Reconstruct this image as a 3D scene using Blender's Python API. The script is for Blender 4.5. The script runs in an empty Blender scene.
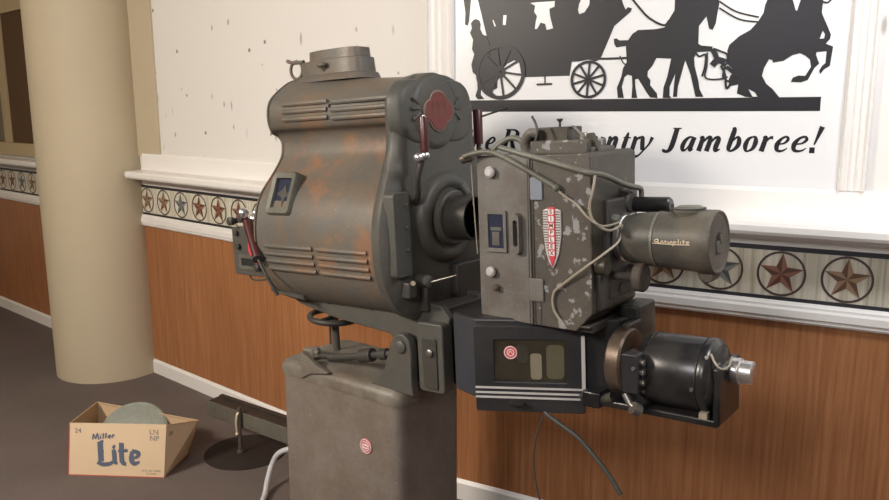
import bpy, bmesh, math, random
from mathutils import Vector, Matrix
from math import sin, cos, pi, radians as R
random.seed(4)
sc = bpy.context.scene
C = sc.collection

# ---------------------------------------------------------------- camera constants
F_PX, PIT, ROLL, YAW, DIST, EYE = 770.17, .181, -.0044, .514, 2.634, 1.6
XB, BE = -1.55, -.206            # where the long wall bends and by how much
FW = Vector((-sin(YAW)*cos(PIT), cos(YAW)*cos(PIT), -sin(PIT)))
RT0 = Vector((cos(YAW), sin(YAW), 0)); UP0 = RT0.cross(FW)
RT = RT0*cos(ROLL)+UP0*sin(ROLL); UP = UP0*cos(ROLL)-RT0*sin(ROLL)
EYEP = Vector((0, -DIST, EYE))

# ---------------------------------------------------------------- materials
def mat(name, col, rough=.6, metal=0., spec=.5):
    m = bpy.data.materials.new(name); m.use_nodes = True
    b = m.node_tree.nodes['Principled BSDF']
    b.inputs['Base Color'].default_value = (*col, 1)
    b.inputs['Roughness'].default_value = rough
    b.inputs['Metallic'].default_value = metal
    b.inputs['Specular IOR Level'].default_value = spec
    return m
def nodes(m): return m.node_tree.nodes, m.node_tree.links, m.node_tree.nodes['Principled BSDF']
def ncoord(m, scale=(1, 1, 1), kind='Object'):
    n, l, b = nodes(m)
    tc = n.new('ShaderNodeTexCoord'); mp = n.new('ShaderNodeMapping')
    mp.inputs['Scale'].default_value = scale
    l.new(tc.outputs[kind], mp.inputs['Vector']); return mp.outputs['Vector']
def noise(m, vec, scale, detail=4, rough=.55):
    n, l, b = nodes(m)
    t = n.new('ShaderNodeTexNoise'); t.inputs['Scale'].default_value = scale
    t.inputs['Detail'].default_value = detail; t.inputs['Roughness'].default_value = rough
    l.new(vec, t.inputs['Vector']); return t.outputs['Fac']
def ramp(m, fac, stops):
    n, l, b = nodes(m)
    r = n.new('ShaderNodeValToRGB'); e = r.color_ramp.elements
    while len(e) < len(stops): e.new(.5)
    for i, (p, c) in enumerate(stops):
        e[i].position = p; e[i].color = (*c, 1) if len(c) == 3 else c
    l.new(fac, r.inputs['Fac']); return r.outputs['Color']
def mix(m, fac, a, c, mode='MIX'):
    n, l, b = nodes(m)
    x = n.new('ShaderNodeMix'); x.data_type = 'RGBA'; x.blend_type = mode
    for s, v in ((0, fac), (6, a), (7, c)):
        if hasattr(v, 'links'): l.new(v, x.inputs[s])
        else: x.inputs[s].default_value = v if s == 0 else (*v, 1)
    return x.outputs[2]
def bump(m, h, strength=.3, dist=.002):
    n, l, b = nodes(m)
    k = n.new('ShaderNodeBump'); k.inputs['Strength'].default_value = strength
    k.inputs['Distance'].default_value = dist
    l.new(h, k.inputs['Height']); l.new(k.outputs['Normal'], b.inputs['Normal'])
def setcol(m, out): n, l, b = nodes(m); l.new(out, b.inputs['Base Color'])
def setrough(m, out): n, l, b = nodes(m); l.new(out, b.inputs['Roughness'])
def bw(v): return (v, v, v)

def paint(name, c, rough=.5, dirt=(.16, .12, .085), amount=.5, grain=.25, chips=None, chipcol=(.42, .41, .40), rust=None, spec=.4):
    """old machine paint: base colour, mottled dirt, optional chipped-off areas and rust stains"""
    m = mat(name, c, rough, 0, spec)
    v = ncoord(m)
    f1 = noise(m, v, 9, 6, .65)
    k = ramp(m, f1, [(.40, bw(0)), (.60, bw(min(1, amount*1.5)))])
    col = mix(m, k, c, dirt)
    col = mix(m, ramp(m, noise(m, v, 3.3, 5, .6), [(.35, bw(.4)), (.6, bw(0))]), col, tuple(x*.55 for x in c))
    col = mix(m, ramp(m, noise(m, v, 130, 2), [(.66, bw(0)), (.72, bw(.35))]), col, tuple(min(1, x*2.2+.02) for x in c))
    f2 = noise(m, v, 60, 3)
    col = mix(m, ramp(m, f2, [(.3, bw(.12)), (.7, bw(0))]), col, (.02, .02, .02))
    if rust:
        fr = noise(m, v, rust[0], 8, .7)
        col = mix(m, ramp(m, fr, [(rust[1], bw(0)), (rust[1]+.12, bw(rust[2]))]), col, (.30, .13, .065))
    if chips:
        fc = noise(m, v, chips[0], 5, .6)
        kk = ramp(m, fc, [(chips[1], bw(0)), (chips[1]+.025, bw(1))])
        col = mix(m, kk, col, chipcol)
    setcol(m, col)
    bump(m, noise(m, v, 420, 2), grain, .0012)
    return m

M = {}
M['lamp'] = paint('lamphouse_grey_paint', (.135, .125, .108), .42, (.175, .125, .085), .6, .35, rust=(4.5, .55, .6))
M['cast'] = paint('casting_grey_green_paint', (.080, .079, .070), .45, (.10, .085, .068), .4, .35)
M['castd'] = paint('dark_casting_paint', (.048, .045, .041), .45, (.065, .055, .046), .4, .3)
M['ped'] = paint('pedestal_brown_grey_paint', (.205, .172, .148), .5, (.155, .122, .095), .5, .4, chips=(55, .72), chipcol=(.36, .31, .26))
M['pedtop'] = paint('pedestal_top_paint', (.20, .185, .155), .45, (.14, .11, .085), .6, .3)
M['head'] = paint('projector_head_paint', (.175, .162, .148), .42, (.115, .095, .078), .5, .3)
M['headchip'] = paint('chipped_head_paint', (.085, .076, .066), .40, (.12, .10, .08), .6, .3, chips=(27, .575), chipcol=(.27, .265, .265))
M['headoil'] = paint('oily_head_front_paint', (.060, .050, .034), .4, (.03, .025, .018), .6, .3, chips=(22, .68), chipcol=(.15, .125, .085))
M['lens'] = paint('dusty_lens_barrel', (.072, .067, .058), .45, (.14, .12, .092), .6, .25)
M['lensend'] = paint('dusty_lens_cap_face', (.12, .10, .082), .7, (.06, .046, .036), .6, .3)
M['sound'] = paint('blue_black_enamel', (.021, .021, .024), .38, (.042, .038, .037), .4, .15)
M['soundl'] = paint('blue_grey_enamel', (.045, .05, .066), .4, (.05, .05, .05), .4, .15)
M['black'] = paint('black_machine_enamel', (.008, .008, .010), .28, (.05, .045, .04), .4, .15, spec=.5)
M['oilblack'] = paint('oily_black_iron', (.022, .021, .018), .4, (.09, .085, .06), .7, .3, chips=(26, .70), chipcol=(.16, .16, .13))
M['chrome'] = mat('chrome', (.78, .78, .80), .3, 1)
M['steel'] = paint('worn_steel', (.26, .25, .23), .35, (.14, .10, .07), .5, .2)
nodes(M['steel'])[2].inputs['Metallic'].default_value = .7
M['brownsteel'] = paint('rusty_flywheel_steel', (.17, .13, .10), .4, (.10, .065, .045), .6, .2)
nodes(M['brownsteel'])[2].inputs['Metallic'].default_value = .5
M['conduit'] = paint('painted_conduit', (.155, .155, .125), .4, (.09, .075, .055), .4, .1)
M['bake'] = mat('maroon_bakelite', (.062, .013, .014), .3)
M['badge'] = mat('red_enamel', (.15, .028, .024), .45)
M['badgerim'] = mat('aged_badge_rim', (.20, .14, .11), .45, .3)
M['red'] = mat('bright_red_enamel', (.55, .05, .07), .4)
M['pink'] = mat('faded_red_print', (.5, .12, .13), .5)
M['white'] = mat('white_print', (.75, .72, .70), .5)
M['hole'] = mat('dark_opening', (.008, .008, .008), .7)
M['gold'] = mat('gilt_script', (.75, .62, .47), .35, .4)
M['wire'] = mat('beige_wire_sheath', (.30, .26, .20), .5)
M['rubber'] = mat('grey_black_cable_rubber', (.05, .05, .045), .5)
M['hose'] = mat('pale_grey_hose_plastic', (.55, .56, .58), .5)
M['bluechip'] = mat('blue_grey_patch', (.20, .22, .26), .4)
g = mat('smoked_glass', (.80, .80, .76), .05); nodes(g)[2].inputs['Transmission Weight'].default_value = 1
nodes(g)[2].inputs['IOR'].default_value = 1.45; M['glass'] = g
M['dglass'] = mat('dark_blue_window_glass', (.03, .035, .06), .08)
M['traymid'] = mat('olive_mechanism', (.30, .27, .18), .5)
M['inner'] = mat('cream_mechanism', (.62, .55, .42), .5)
M['innerdark'] = mat('brown_mechanism', (.09, .075, .05), .6)

def star_border_material():
    m = mat('weathered_plank_print', (.6, .57, .48), .5)
    v = ncoord(m, (60, 60, 1.2))
    a = noise(m, v, 1.0, 4, .6)
    col = ramp(m, a, [(.25, (.30, .27, .18)), (.42, (.55, .52, .42)), (.6, (.66, .63, .53)), (.8, (.72, .67, .60))])
    v2 = ncoord(m, (9, 9, 2)); b2 = noise(m, v2, 2.2, 2)
    col = mix(m, ramp(m, b2, [(.5, bw(0)), (.75, bw(.45))]), col, (.50, .40, .32))
    setcol(m, col); return m
M['plank'] = star_border_material()
M['ringp'] = mat('dark_ring_print', (.07, .045, .04), .5)
STAR = [[mat('star_red_dark', (.11, .042, .028), .5), mat('star_red_light', (.26, .12, .08), .5)],
        [mat('star_rust_dark', (.13, .065, .038), .5), mat('star_rust_light', (.33, .215, .135), .5)],
        [mat('star_slate_dark', (.075, .085, .095), .5), mat('star_slate_light', (.22, .23, .22), .5)]]
M['edge'] = mat('border_edge_print', (.022, .022, .028), .5)
def white_trim():
    m = mat('white_painted_trim', (.80, .77, .74), .38); v = ncoord(m)
    setcol(m, mix(m, ramp(m, noise(m, v, 5, 4), [(.4, bw(0)), (.8, bw(.25))]), (.81, .785, .76), (.70, .66, .61))); return m
M['trim'] = white_trim()
def wood():
    m = mat('orange_oak_panelling', (.42, .2, .09), .42, 0, .3)
    v = ncoord(m, (1, 1, .035)); a = noise(m, v, 75, 5, .65)
    col = ramp(m, a, [(.25, (.235, .092, .035)), (.5, (.365, .155, .063)), (.75, (.475, .220, .100))])
    v3 = ncoord(m, (1, 1, .4)); c3 = noise(m, v3, 3.2, 3)
    col = mix(m, ramp(m, c3, [(.35, bw(.35)), (.65, bw(0))]), col, (.25, .10, .042))
    # fine vertical grooves of the sheet panelling
    n, l, b = nodes(m)
    w = n.new('ShaderNodeTexWave'); w.wave_type = 'BANDS'; w.bands_direction = 'X'; w.inputs['Scale'].default_value = 17
    w.inputs['Distortion'].default_value = .4; l.new(ncoord(m, (1, 1, .05)), w.inputs['Vector'])
    col = mix(m, ramp(m, w.outputs['Fac'], [(.0, bw(.28)), (.14, bw(0))]), col, (.26, .095, .035))
    setcol(m, col); bump(m, a, .15, .001); return m
M['wood'] = wood()
def wallpaper():
    m = mat('speckled_wallpaper', (.72, .69, .66), .6, 0, .3)
    n, l, b = nodes(m)
    def specks(scale, sc_, radius, soft, colr, base, thresh):
        v = n.new('ShaderNodeTexVoronoi'); v.inputs['Scale'].default_value = scale
        l.new(ncoord(m, sc_), v.inputs['Vector'])
        near = ramp(m, v.outputs['Distance'], [(radius, bw(1)), (radius+soft, bw(0))])
        sep = n.new('ShaderNodeSeparateColor'); l.new(v.outputs['Color'], sep.inputs['Color'])
        pick = ramp(m, sep.outputs[0], [(thresh, bw(0)), (thresh+.02, bw(1))])
        k = n.new('ShaderNodeMath'); k.operation = 'MULTIPLY'; l.new(near, k.inputs[0]); l.new(pick, k.inputs[1])
        return mix(m, k.outputs[0], base, colr)
    col = specks(9, (1, 1, 1), .06, .05, (.24, .20, .19), (.73, .70, .67), .45)
    col = specks(8, (1.8, 1.8, .5), .07, .07, (.42, .38, .35), col, .35)
    col = specks(13, (1, 1.3, .6), .08, .06, (.42, .38, .36), col, .5)
    setcol(m, col); return m
M['paper'] = wallpaper()
def carpet():
    m = mat('brown_carpet_pile', (.05, .04, .035), .95, 0, .1); v = ncoord(m)
    a = noise(m, v, 240, 3, .7); b2 = noise(m, v, 3, 4); c2 = noise(m, v, 40, 3)
    col = ramp(m, a, [(.3, (.095, .075, .069)), (.7, (.235, .195, .180))])
    col = mix(m, ramp(m, b2, [(.4, bw(0)), (.7, bw(.4))]), col, (.12, .098, .088))
    col = mix(m, ramp(m, c2, [(.5, bw(0)), (.8, bw(.25))]), col, (.20, .16, .14))
    setcol(m, col); bump(m, a, .8, .004); return m
M['carpet'] = carpet()
def plain(name, c, sc_=3, amt=.3, c2=None, rough=.6):
    m = mat(name, c, rough, 0, .3); v = ncoord(m)
    setcol(m, mix(m, ramp(m, noise(m, v, sc_, 5), [(.35, bw(0)), (.75, bw(amt))]), c, c2 or tuple(x*.8 for x in c))); return m
M['column'] = plain('cream_column_paint', (.52, .44, .315), 2, .3)
M['ceil'] = plain('white_ceiling', (.7, .68, .64))
M['board'] = plain('white_sign_board', (.74, .74, .75), 1.5, .2, (.70, .71, .72), .28)
M['vinyl'] = mat('black_vinyl_cutout', (.009, .008, .012), .4, 0, .3)
M['winframe'] = plain('brown_window_frame', (.10, .055, .025)); M['wincream'] = plain('cream_window_sill', (.45, .36, .22))
M['nightglass'] = mat('dim_window_glass', (.13, .105, .06), .3)
M['strip'] = mat('bright_strip_metal', (.62, .60, .60), .35, .35)
M['card'] = plain('tan_corrugated_card', (.78, .60, .41), 8, .35, (.70, .52, .34), .8)
M['cardin'] = plain('inner_brown_card', (.55, .39, .24), 8, .3, None, .85)
M['blueink'] = mat('slate_blue_ink', (.12, .145, .21), .6); M['greyink'] = mat('grey_ink', (.22, .19, .18), .7)
M['redink'] = mat('red_ink_edge', (.5, .09, .06), .7)
M['tin'] = paint('galvanised_reel_can', (.34, .36, .32), .42, (.27, .27, .22), .4, .1)
nodes(M['tin'])[2].inputs['Metallic'].default_value = .3
M['traym'] = paint('grey_green_tray_paint', (.15, .145, .115), .5, (.12, .09, .07), .5, .2)
M['traytop'] = paint('dark_tray_top', (.045, .036, .03), .5, (.07, .05, .04), .4, .2)
M['base'] = plain('dark_brown_base_plate', (.030, .021, .018), 20, .4, None, .8)

# ---------------------------------------------------------------- mesh builder
def crom(pts, n=6, closed=False):
    pts = [Vector(p) for p in pts]
    if len(pts) < 3: return pts
    out = []; N = len(pts)
    rng = range(N) if closed else range(N-1)
    for i in rng:
        g_ = (lambda k: pts[k % N]) if closed else (lambda k: pts[max(0, min(N-1, k))])
        a, b, c, d = g_(i-1), g_(i), g_(i+1), g_(i+2)
        for j in range(n):
            t = j/n
            out.append(.5*((2*b)+(c-a)*t+(2*a-5*b+4*c-d)*t*t+(3*b-a-3*c+d)*t**3))
    if not closed: out.append(pts[-1])
    return out
class B:
    def __init__(s, T=None): s.bm = bmesh.new(); s.T = T; s.slot = 0
    def v(s, p): return s.bm.verts.new(p)
    def f(s, vs):
        try: q = s.bm.faces.new(vs); q.material_index = s.slot; return q
        except ValueError: return None
    def box(s, x0, x1, y0, y1, z0, z1):
        p = [s.v((x, y, z)) for x in (x0, x1) for y in (y0, y1) for z in (z0, z1)]
        for q in ((0, 1, 3, 2), (4, 6, 7, 5), (0, 4, 5, 1), (2, 3, 7, 6), (0, 2, 6, 4), (1, 5, 7, 3)): s.f([p[k] for k in q])
        return s
    def loft(s, rings, cap=True, closed=True):
        vs = [[s.v(p) for p in r] for r in rings]
        n = len(vs[0])
        for a, b in zip(vs, vs[1:]):
            for i in range(n if closed else n-1):
                j = (i+1) % n; s.f([a[i], a[j], b[j], b[i]])
        if cap: s.f(vs[0][::-1]); s.f(vs[-1])
        return s
    def prism(s, poly, fn, a0, a1):
        return s.loft([[fn(p, a) for p in poly] for a in (a0, a1)])
    def sprism(s, poly, v0, v1):      # polygon in (x,z), extruded in y
        return s.prism(poly, lambda p, a: (p[0], a, p[1]), v0, v1)
    def pprism(s, poly, z0, z1):      # polygon in (x,y), extruded in z
        return s.prism(poly, lambda p, a: (p[0], p[1], a), z0, z1)
    def lathe(s, c, d, prof, n=40, cap=True):
        d = Vector(d).normalized(); c = Vector(c)
        e = d.orthogonal().normalized(); g_ = d.cross(e)
        return s.loft([[c+d*t+(e*cos(2*pi*k/n)+g_*sin(2*pi*k/n))*r for k in range(n)] for t, r in prof], cap)
    def cyl(s, p0, p1, r, r1=None, n=28):
        p0, p1 = Vector(p0), Vector(p1); L = (p1-p0).length
        return s.lathe(p0, p1-p0, [(0, r), (L, r if r1 is None else r1)], n)
    def tube(s, pts, r, n=10, smooth=6):
        P = crom(pts, smooth); rings = []; up = None
        for i, p in enumerate(P):
            d = (P[min(i+1, len(P)-1)]-P[max(i-1, 0)]).normalized()
            if up is None: up = d.orthogonal().normalized()
            up = (up-d*up.dot(d)).normalized(); e = d.cross(up)
            rr = r[min(len(r)-1, int(i/max(1, len(P)-1)*len(r)))] if isinstance(r, (list, tuple)) else r
            rings.append([p+(up*cos(2*pi*k/n)+e*sin(2*pi*k/n))*rr for k in range(n)])
        return s.loft(rings)
    def ball(s, c, r, sc_=(1, 1, 1), n=20):
        k = bmesh.ops.create_uvsphere(s.bm, u_segments=n, v_segments=n//2, radius=r)
        for q in k['verts']: q.co = Vector((q.co.x*sc_[0], q.co.y*sc_[1], q.co.z*sc_[2]))+Vector(c)
        for q in k['verts']:
            for ff in q.link_faces: ff.material_index = s.slot
        return s
    def ring(s, c, d, R_, r, n=40, m=10):
        d = Vector(d).normalized(); c = Vector(c); e = d.orthogonal().normalized(); g_ = d.cross(e)
        rings = []
        for k in range(n):
            a = 2*pi*k/n; o = e*cos(a)+g_*sin(a)
            rings.append([c+o*R_+(o*cos(2*pi*j/m)+d*sin(2*pi*j/m))*r for j in range(m)])
        vs = [[s.v(p) for p in q] for q in rings]
        for i in range(n):
            for j in range(m): s.f([vs[i][j], vs[i][(j+1) % m], vs[(i+1) % n][(j+1) % m], vs[(i+1) % n][j]])
        return s
    def done(s, name, mats, parent=None, bevel=0, smooth=True, ang=38, origin=None, rot=0):
        if s.T:
            for q in s.bm.verts: q.co = s.T(q.co)
        bmesh.ops.recalc_face_normals(s.bm, faces=s.bm.faces)
        me = bpy.data.meshes.new(name); s.bm.to_mesh(me); s.bm.free()
        for m in (mats if isinstance(mats, (list, tuple)) else [mats]): me.materials.append(m)
        if smooth:
            me.shade_smooth(); me.set_sharp_from_angle(angle=R(ang))
        o = bpy.data.objects.new(name, me); C.objects.link(o)
        if parent: o.parent = parent
        if bevel:
            k = o.modifiers.new('bevel', 'BEVEL'); k.width = bevel; k.segments = 3; k.limit_method = 'ANGLE'; k.angle_limit = R(40)
        return o
def split(o):
    """give every loose piece of a mesh its own object"""
    bm = bmesh.new(); bm.from_mesh(o.data); bm.faces.ensure_lookup_table()
    seen = set(); groups_ = []
    for f in bm.faces:
        if f.index in seen: continue
        st, g_ = [f], []
        seen.add(f.index)
        while st:
            q = st.pop(); g_.append(q.index)
            for v in q.verts:
                for k in v.link_faces:
                    if k.index not in seen: seen.add(k.index); st.append(k)
        groups_.append(set(g_))
    bm.free()
    if len(groups_) < 2: return [o]
    out = []
    for g_ in groups_:
        c = o.copy(); c.data = o.data.copy(); C.objects.link(c)
        bm = bmesh.new(); bm.from_mesh(c.data); bm.faces.ensure_lookup_table()
        bmesh.ops.delete(bm, geom=[f for f in bm.faces if f.index not in g_], context='FACES')
        bm.to_mesh(c.data); bm.free(); out.append(c)
    bpy.data.objects.remove(o); return out
def tag(o, label=None, cat=None, group=None, kind=None):
    if label: o['label'] = label
    if cat: o['category'] = cat
    if group: o['group'] = group
    if kind: o['kind'] = kind
    return o
def empty(name, loc, rz=0):
    o = bpy.data.objects.new(name, None); o.location = loc; o.rotation_euler = (0, 0, rz); o.empty_display_size = .1
    C.objects.link(o); return o
def struct(o): o['kind'] = 'structure'; return o
def rrect(x0, x1, z0, z1, r, n=5):
    out = []
    for cx, cz, a0 in ((x1-r, z1-r, 0), (x0+r, z1-r, 90), (x0+r, z0+r, 180), (x1-r, z0+r, 270)):
        for k in range(n+1):
            a = R(a0+90*k/n); out.append((cx+r*cos(a), cz+r*sin(a)))
    return out

# flat cut-outs with holes, `place` maps (x, y, height) to 3D
def cutout(name, loops, place, thick, m, parent, smoothpts=0):
    cu = bpy.data.curves.new(name, 'CURVE'); cu.dimensions = '2D'; cu.fill_mode = 'BOTH'; cu.extrude = .5
    for lp in loops:
        if smoothpts: lp = [(p.x, p.y) for p in crom([(x, y, 0) for x, y in lp], smoothpts, True)]
        sp = cu.splines.new('POLY'); sp.points.add(len(lp)-1); sp.use_cyclic_u = True
        for q, p in zip(sp.points, lp): q.co = (p[0], p[1], 0, 1)
    t = bpy.data.objects.new('tmp', cu); C.objects.link(t)
    dg = bpy.context.evaluated_depsgraph_get()
    me = bpy.data.meshes.new_from_object(t.evaluated_get(dg)); bpy.data.objects.remove(t); bpy.data.curves.remove(cu)
    for q in me.vertices: q.co = place(q.co.x, q.co.y, (q.co.z+.5)*thick)
    me.materials.clear(); me.materials.append(m); me.name = name
    o = bpy.data.objects.new(name, me); C.objects.link(o)
    if parent: o.parent = parent
    return o
# pen strokes: list of strokes, each a list of (x, y, width)
def strokes_mesh(name, strokes, place, thick, m, parent, n=6):
    b = B()
    for si, st in enumerate(strokes):
        h0 = si*.00012
        P = crom([(x, y, w) for x, y, w in st], n) if len(st) > 2 else [Vector(q) for q in st]
        L_, R_ = [], []
        for i, p in enumerate(P):
            a = P[max(0, i-1)]; c = P[min(len(P)-1, i+1)]
            d = Vector((c.x-a.x, c.y-a.y)); d = d.normalized() if d.length > 1e-9 else Vector((1, 0))
            nx, ny = -d.y*p.z/2, d.x*p.z/2
            L_.append((p.x+nx, p.y+ny)); R_.append((p.x-nx, p.y-ny))
        rings = [[place(l[0], l[1], 0), place(r[0], r[1], 0), place(r[0], r[1], thick+h0), place(l[0], l[1], thick+h0)] for l, r in zip(L_, R_)]
        b.loft(rings)
    return b.done(name, m, parent, smooth=False)
def text_mesh(name, s, place, size, thick, m, parent, align='CENTER', shear=0, bold=0):
    cu = bpy.data.curves.new(name, 'FONT'); cu.body = s; cu.size = size; cu.align_x = align; cu.align_y = 'CENTER'; cu.extrude = .5; cu.shear = shear; cu.offset = bold
    t = bpy.data.objects.new('tmp', cu); C.objects.link(t)
    dg = bpy.context.evaluated_depsgraph_get()
    me = bpy.data.meshes.new_from_object(t.evaluated_get(dg)); bpy.data.objects.remove(t); bpy.data.curves.remove(cu)
    for q in me.vertices: q.co = place(q.co.x, q.co.y, (q.co.z+.5)*thick)
    me.materials.clear(); me.materials.append(m); me.name = name
    o = bpy.data.objects.new(name, me); C.objects.link(o)
    if parent: o.parent = parent
    return o

# ================================================================ SETTING
def W(s, off, z):
    """point on the long wall: s along it, off out into the room; it bends at XB"""
    if s < XB:
        return Vector((XB+(s-XB)*cos(BE)+off*sin(BE), (s-XB)*sin(BE)-off*cos(BE), z))
    return Vector((s, -off, z))
def bendpt(off, z):   # mitre at the bend
    a = BE/2
    k = off/cos(a)
    return Vector((XB+k*sin(a), -k*cos(a), z))
S0, S1, ZC = -8.2, 2.6, 2.75
def sweep(b, prof, s0, s1):
    st = [s0, s1] if not (s0 < XB < s1) else [s0, XB, s1]
    b.loft([[bendpt(o, z) if s == XB else W(s, o, z) for o, z in prof] for s in st]); return b
b = B(); b.box(-9.5, 3.2, -5.2, 2.6, -.05, 0); struct(b.done('floor', M['carpet'], smooth=False))
b = B(); b.box(-9.5, 3.2, -5.2, 2.6, ZC, ZC+.05); struct(b.done('ceiling', M['ceil'], smooth=False))
# long wall: wood below, wallpaper above (two meshes on the same plane, bent)
def wallpiece(name, z0, z1, m, s0=S0, s1=S1, off=0, th=.12):
    b = B(); sweep(b, [(off, z0), (off, z1), (off-th, z1), (off-th, z0)], s0, s1); return b.done(name, m, smooth=False)
struct(wallpiece('wall_back', 1.0, ZC, M['paper']))
struct(wallpiece('wall_back_panelling', 0, 1.0, M['wood'], off=.004))
b = B(); b.box(S1, S1+.1, -5.2, 0.1, 0, ZC); struct(b.done('wall_right', M['paper'], smooth=False))
b = B(); b.box(-9.5, -9.4, -5.2, 2.6, 0, ZC); struct(b.done('wall_left', M['paper'], smooth=False))
b = B(); b.box(-9.5, 3.2, -5.3, -5.2, 0, ZC); struct(b.done('wall_front', M['paper'], smooth=False))
# baseboard
b = B(); sweep(b, [(.002, 0), (.018, 0), (.018, .072), (.012, .080), (.008, .086), (.002, .086)], S0, S1)
struct(b.done('baseboard_back', M['trim'], smooth=False))
SL = -3.90    # wainscot trim starts beside the column; further pieces continue beyond it
def lower_rail(s0, s1, nm):
    b = B(); sweep(b, [(.002, .922), (.016, .922), (.024, .930), (.024, .938), (.030, .944), (.030, .966), (.022, .973), (.022, .980), (.014, .990), (.002, .990)], s0, s1)
    return struct(b.done(nm, M['trim'], smooth=False))
def ledge(s0, s1, nm):
    b = B(); sweep(b, [(.002, 1.168), (.016, 1.168), (.020, 1.176), (.020, 1.186), (.030, 1.196), (.070, 1.206), (.112, 1.212), (.124, 1.216), (.130, 1.226), (.130, 1.244), (.122, 1.254),
                       (.020, 1.258), (.018, 1.340), (.014, 1.352), (.002, 1.353)], s0, s1)
    return struct(b.done(nm, M['trim'], smooth=False))
n_t = 1
for (a, c) in ((SL, S1), (S0, -4.55)):
    lower_rail(a, c, 'trim_%d' % n_t); ledge(a+(.08 if a == SL else 0), c, 'trim_%d' % (n_t+1)); n_t += 2
# star border strip
def star_border(s0, s1, nm):
    b = B(); b.slot = 0
    sweep(b, [(.002, .990), (.006, .990), (.006, 1.167), (.002, 1.167)], s0, s1)
    b.slot = 1
    for (z0, z1) in ((.990, 1.002), (1.151, 1.167)):
        sweep(b, [(.006, z0), (.0075, z0), (.0075, z1), (.006, z1)], s0, s1)
    P, base = .1875, -.622
    k0 = math.ceil((s0-base+.075)/P); k1 = math.floor((s1-base-.075)/P)
    for k in range(k0, k1+1):
        c = base+k*P; cz = 1.077
        b.slot = 2; N = 36
        for q in range(N):
            a0, a1 = 2*pi*q/N, 2*pi*(q+1)/N; ro, ri = .0735, .0662
            b.f([b.v(W(c+r*cos(a), .0079, cz+r*sin(a))) for r, a in ((ri, a0), (ro, a0), (ro, a1), (ri, a1))])
        fam = [0, 1, 2, 0, 1, 0, 2, 1][(k*5+1) % 8] if k not in (0, 1, 2, 3) else (1, 2, 0, 1)[k]
        rot = random.uniform(-.06, .06)
        cen = (0, 0)
        for q in range(10):
            a0 = pi/2+rot+q*pi/5; a1 = a0+pi/5
            r0, r1 = (.0685, .028) if q % 2 == 0 else (.028, .0685)
            b.slot = 3+fam*2+(q % 2)
            b.f([b.v(W(c, .0082, cz)), b.v(W(c+r0*cos(a0), .0079, cz+r0*sin(a0))), b.v(W(c+r1*cos(a1), .0079, cz+r1*sin(a1)))])
    o = b.done(nm, [M['plank'], M['edge'], M['ringp']]+[m for fam in STAR for m in fam], smooth=False)
    return struct(o)
star_border(SL, S1, 'trim_5'); star_border(S0, -4.55, 'trim_6')
# fluted casings either side of the sign
def casing(s0, s1, nm):
    w = s1-s0; prof = []
    N = 40
    for i in range(N+1):
        t = i/N; x = t*w
        d = .020
        if t < .12: d = .020+.012*sin(t/.12*pi/2)
        elif t > .88: d = .020+.012*sin((1-t)/.12*pi/2)
        else: d = .026-.009*abs(sin((t-.12)/.76*pi*3))
        prof.append((s0+x, d))
    prof = [(s0, -.01)]+prof+[(s1, -.01)]
    b = B(); b.loft([[W(s, d, z) if s > XB else Vector((s, -d, z)) for s, d in prof] for z in (1.352, ZC-.002)])
    return struct(b.done(nm, M['trim'], smooth=False))
casing(-1.552, -1.432, 'trim_7'); casing(-.108, -.034, 'trim_8')

# column in front of the wall
b = B(); b.lathe((-4.142, .413, 0), (0, 0, 1), [(0, .325), (.02, .325), (ZC, .325)], 96)
struct(b.done('column', M['column']))
b = B(); sweep(b, [(.001, 1.335), (.012, 1.335), (.012, ZC-.002), (.001, ZC-.002)], -4.0, -3.62); struct(b.done('trim_9', M['column'], smooth=False))

# window far left, on the wall beyond the column
def far_window():
    wn = empty('window_1', W(-6.2, 0, 0)); struct(wn)
    inv = Matrix.Translation(W(-6.2, 0, 0)).inverted()
    T = lambda p: inv @ p
    def fr(nm, s0, s1, z0, z1, o0, o1, m):
        b = B(T); sweep(b, [(o0, z0), (o1, z0), (o1, z1), (o0, z1)], s0, s1); o = b.done(nm, m, wn, smooth=False); return o
    s0, s1, z0, z1 = -7.6, -4.95, 1.37, 2.29
    fr('window_sill', s0-.1, s1+.1, z0-.09, z0, .002, .06, M['wincream'])
    fr('window_frame', s0, s0+.09, z0, z1, .002, .035, M['wincream']); fr('window_frame', s1-.09, s1, z0, z1, .002, .035, M['wincream'])
    fr('window_frame', s0, s1, z1, z1+.09, .002, .035, M['wincream']); fr('window_mullion', -5.86, -5.73, z0, z1, .002, .03, M['wincream'])
    fr('window_pane', s0+.09, s1-.09, z0, z1, .002, .008, M['nightglass'])
    fr('window_blind', -5.73, s1-.09, z0, z1, .010, .02, M['winframe'])
far_window()

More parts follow.
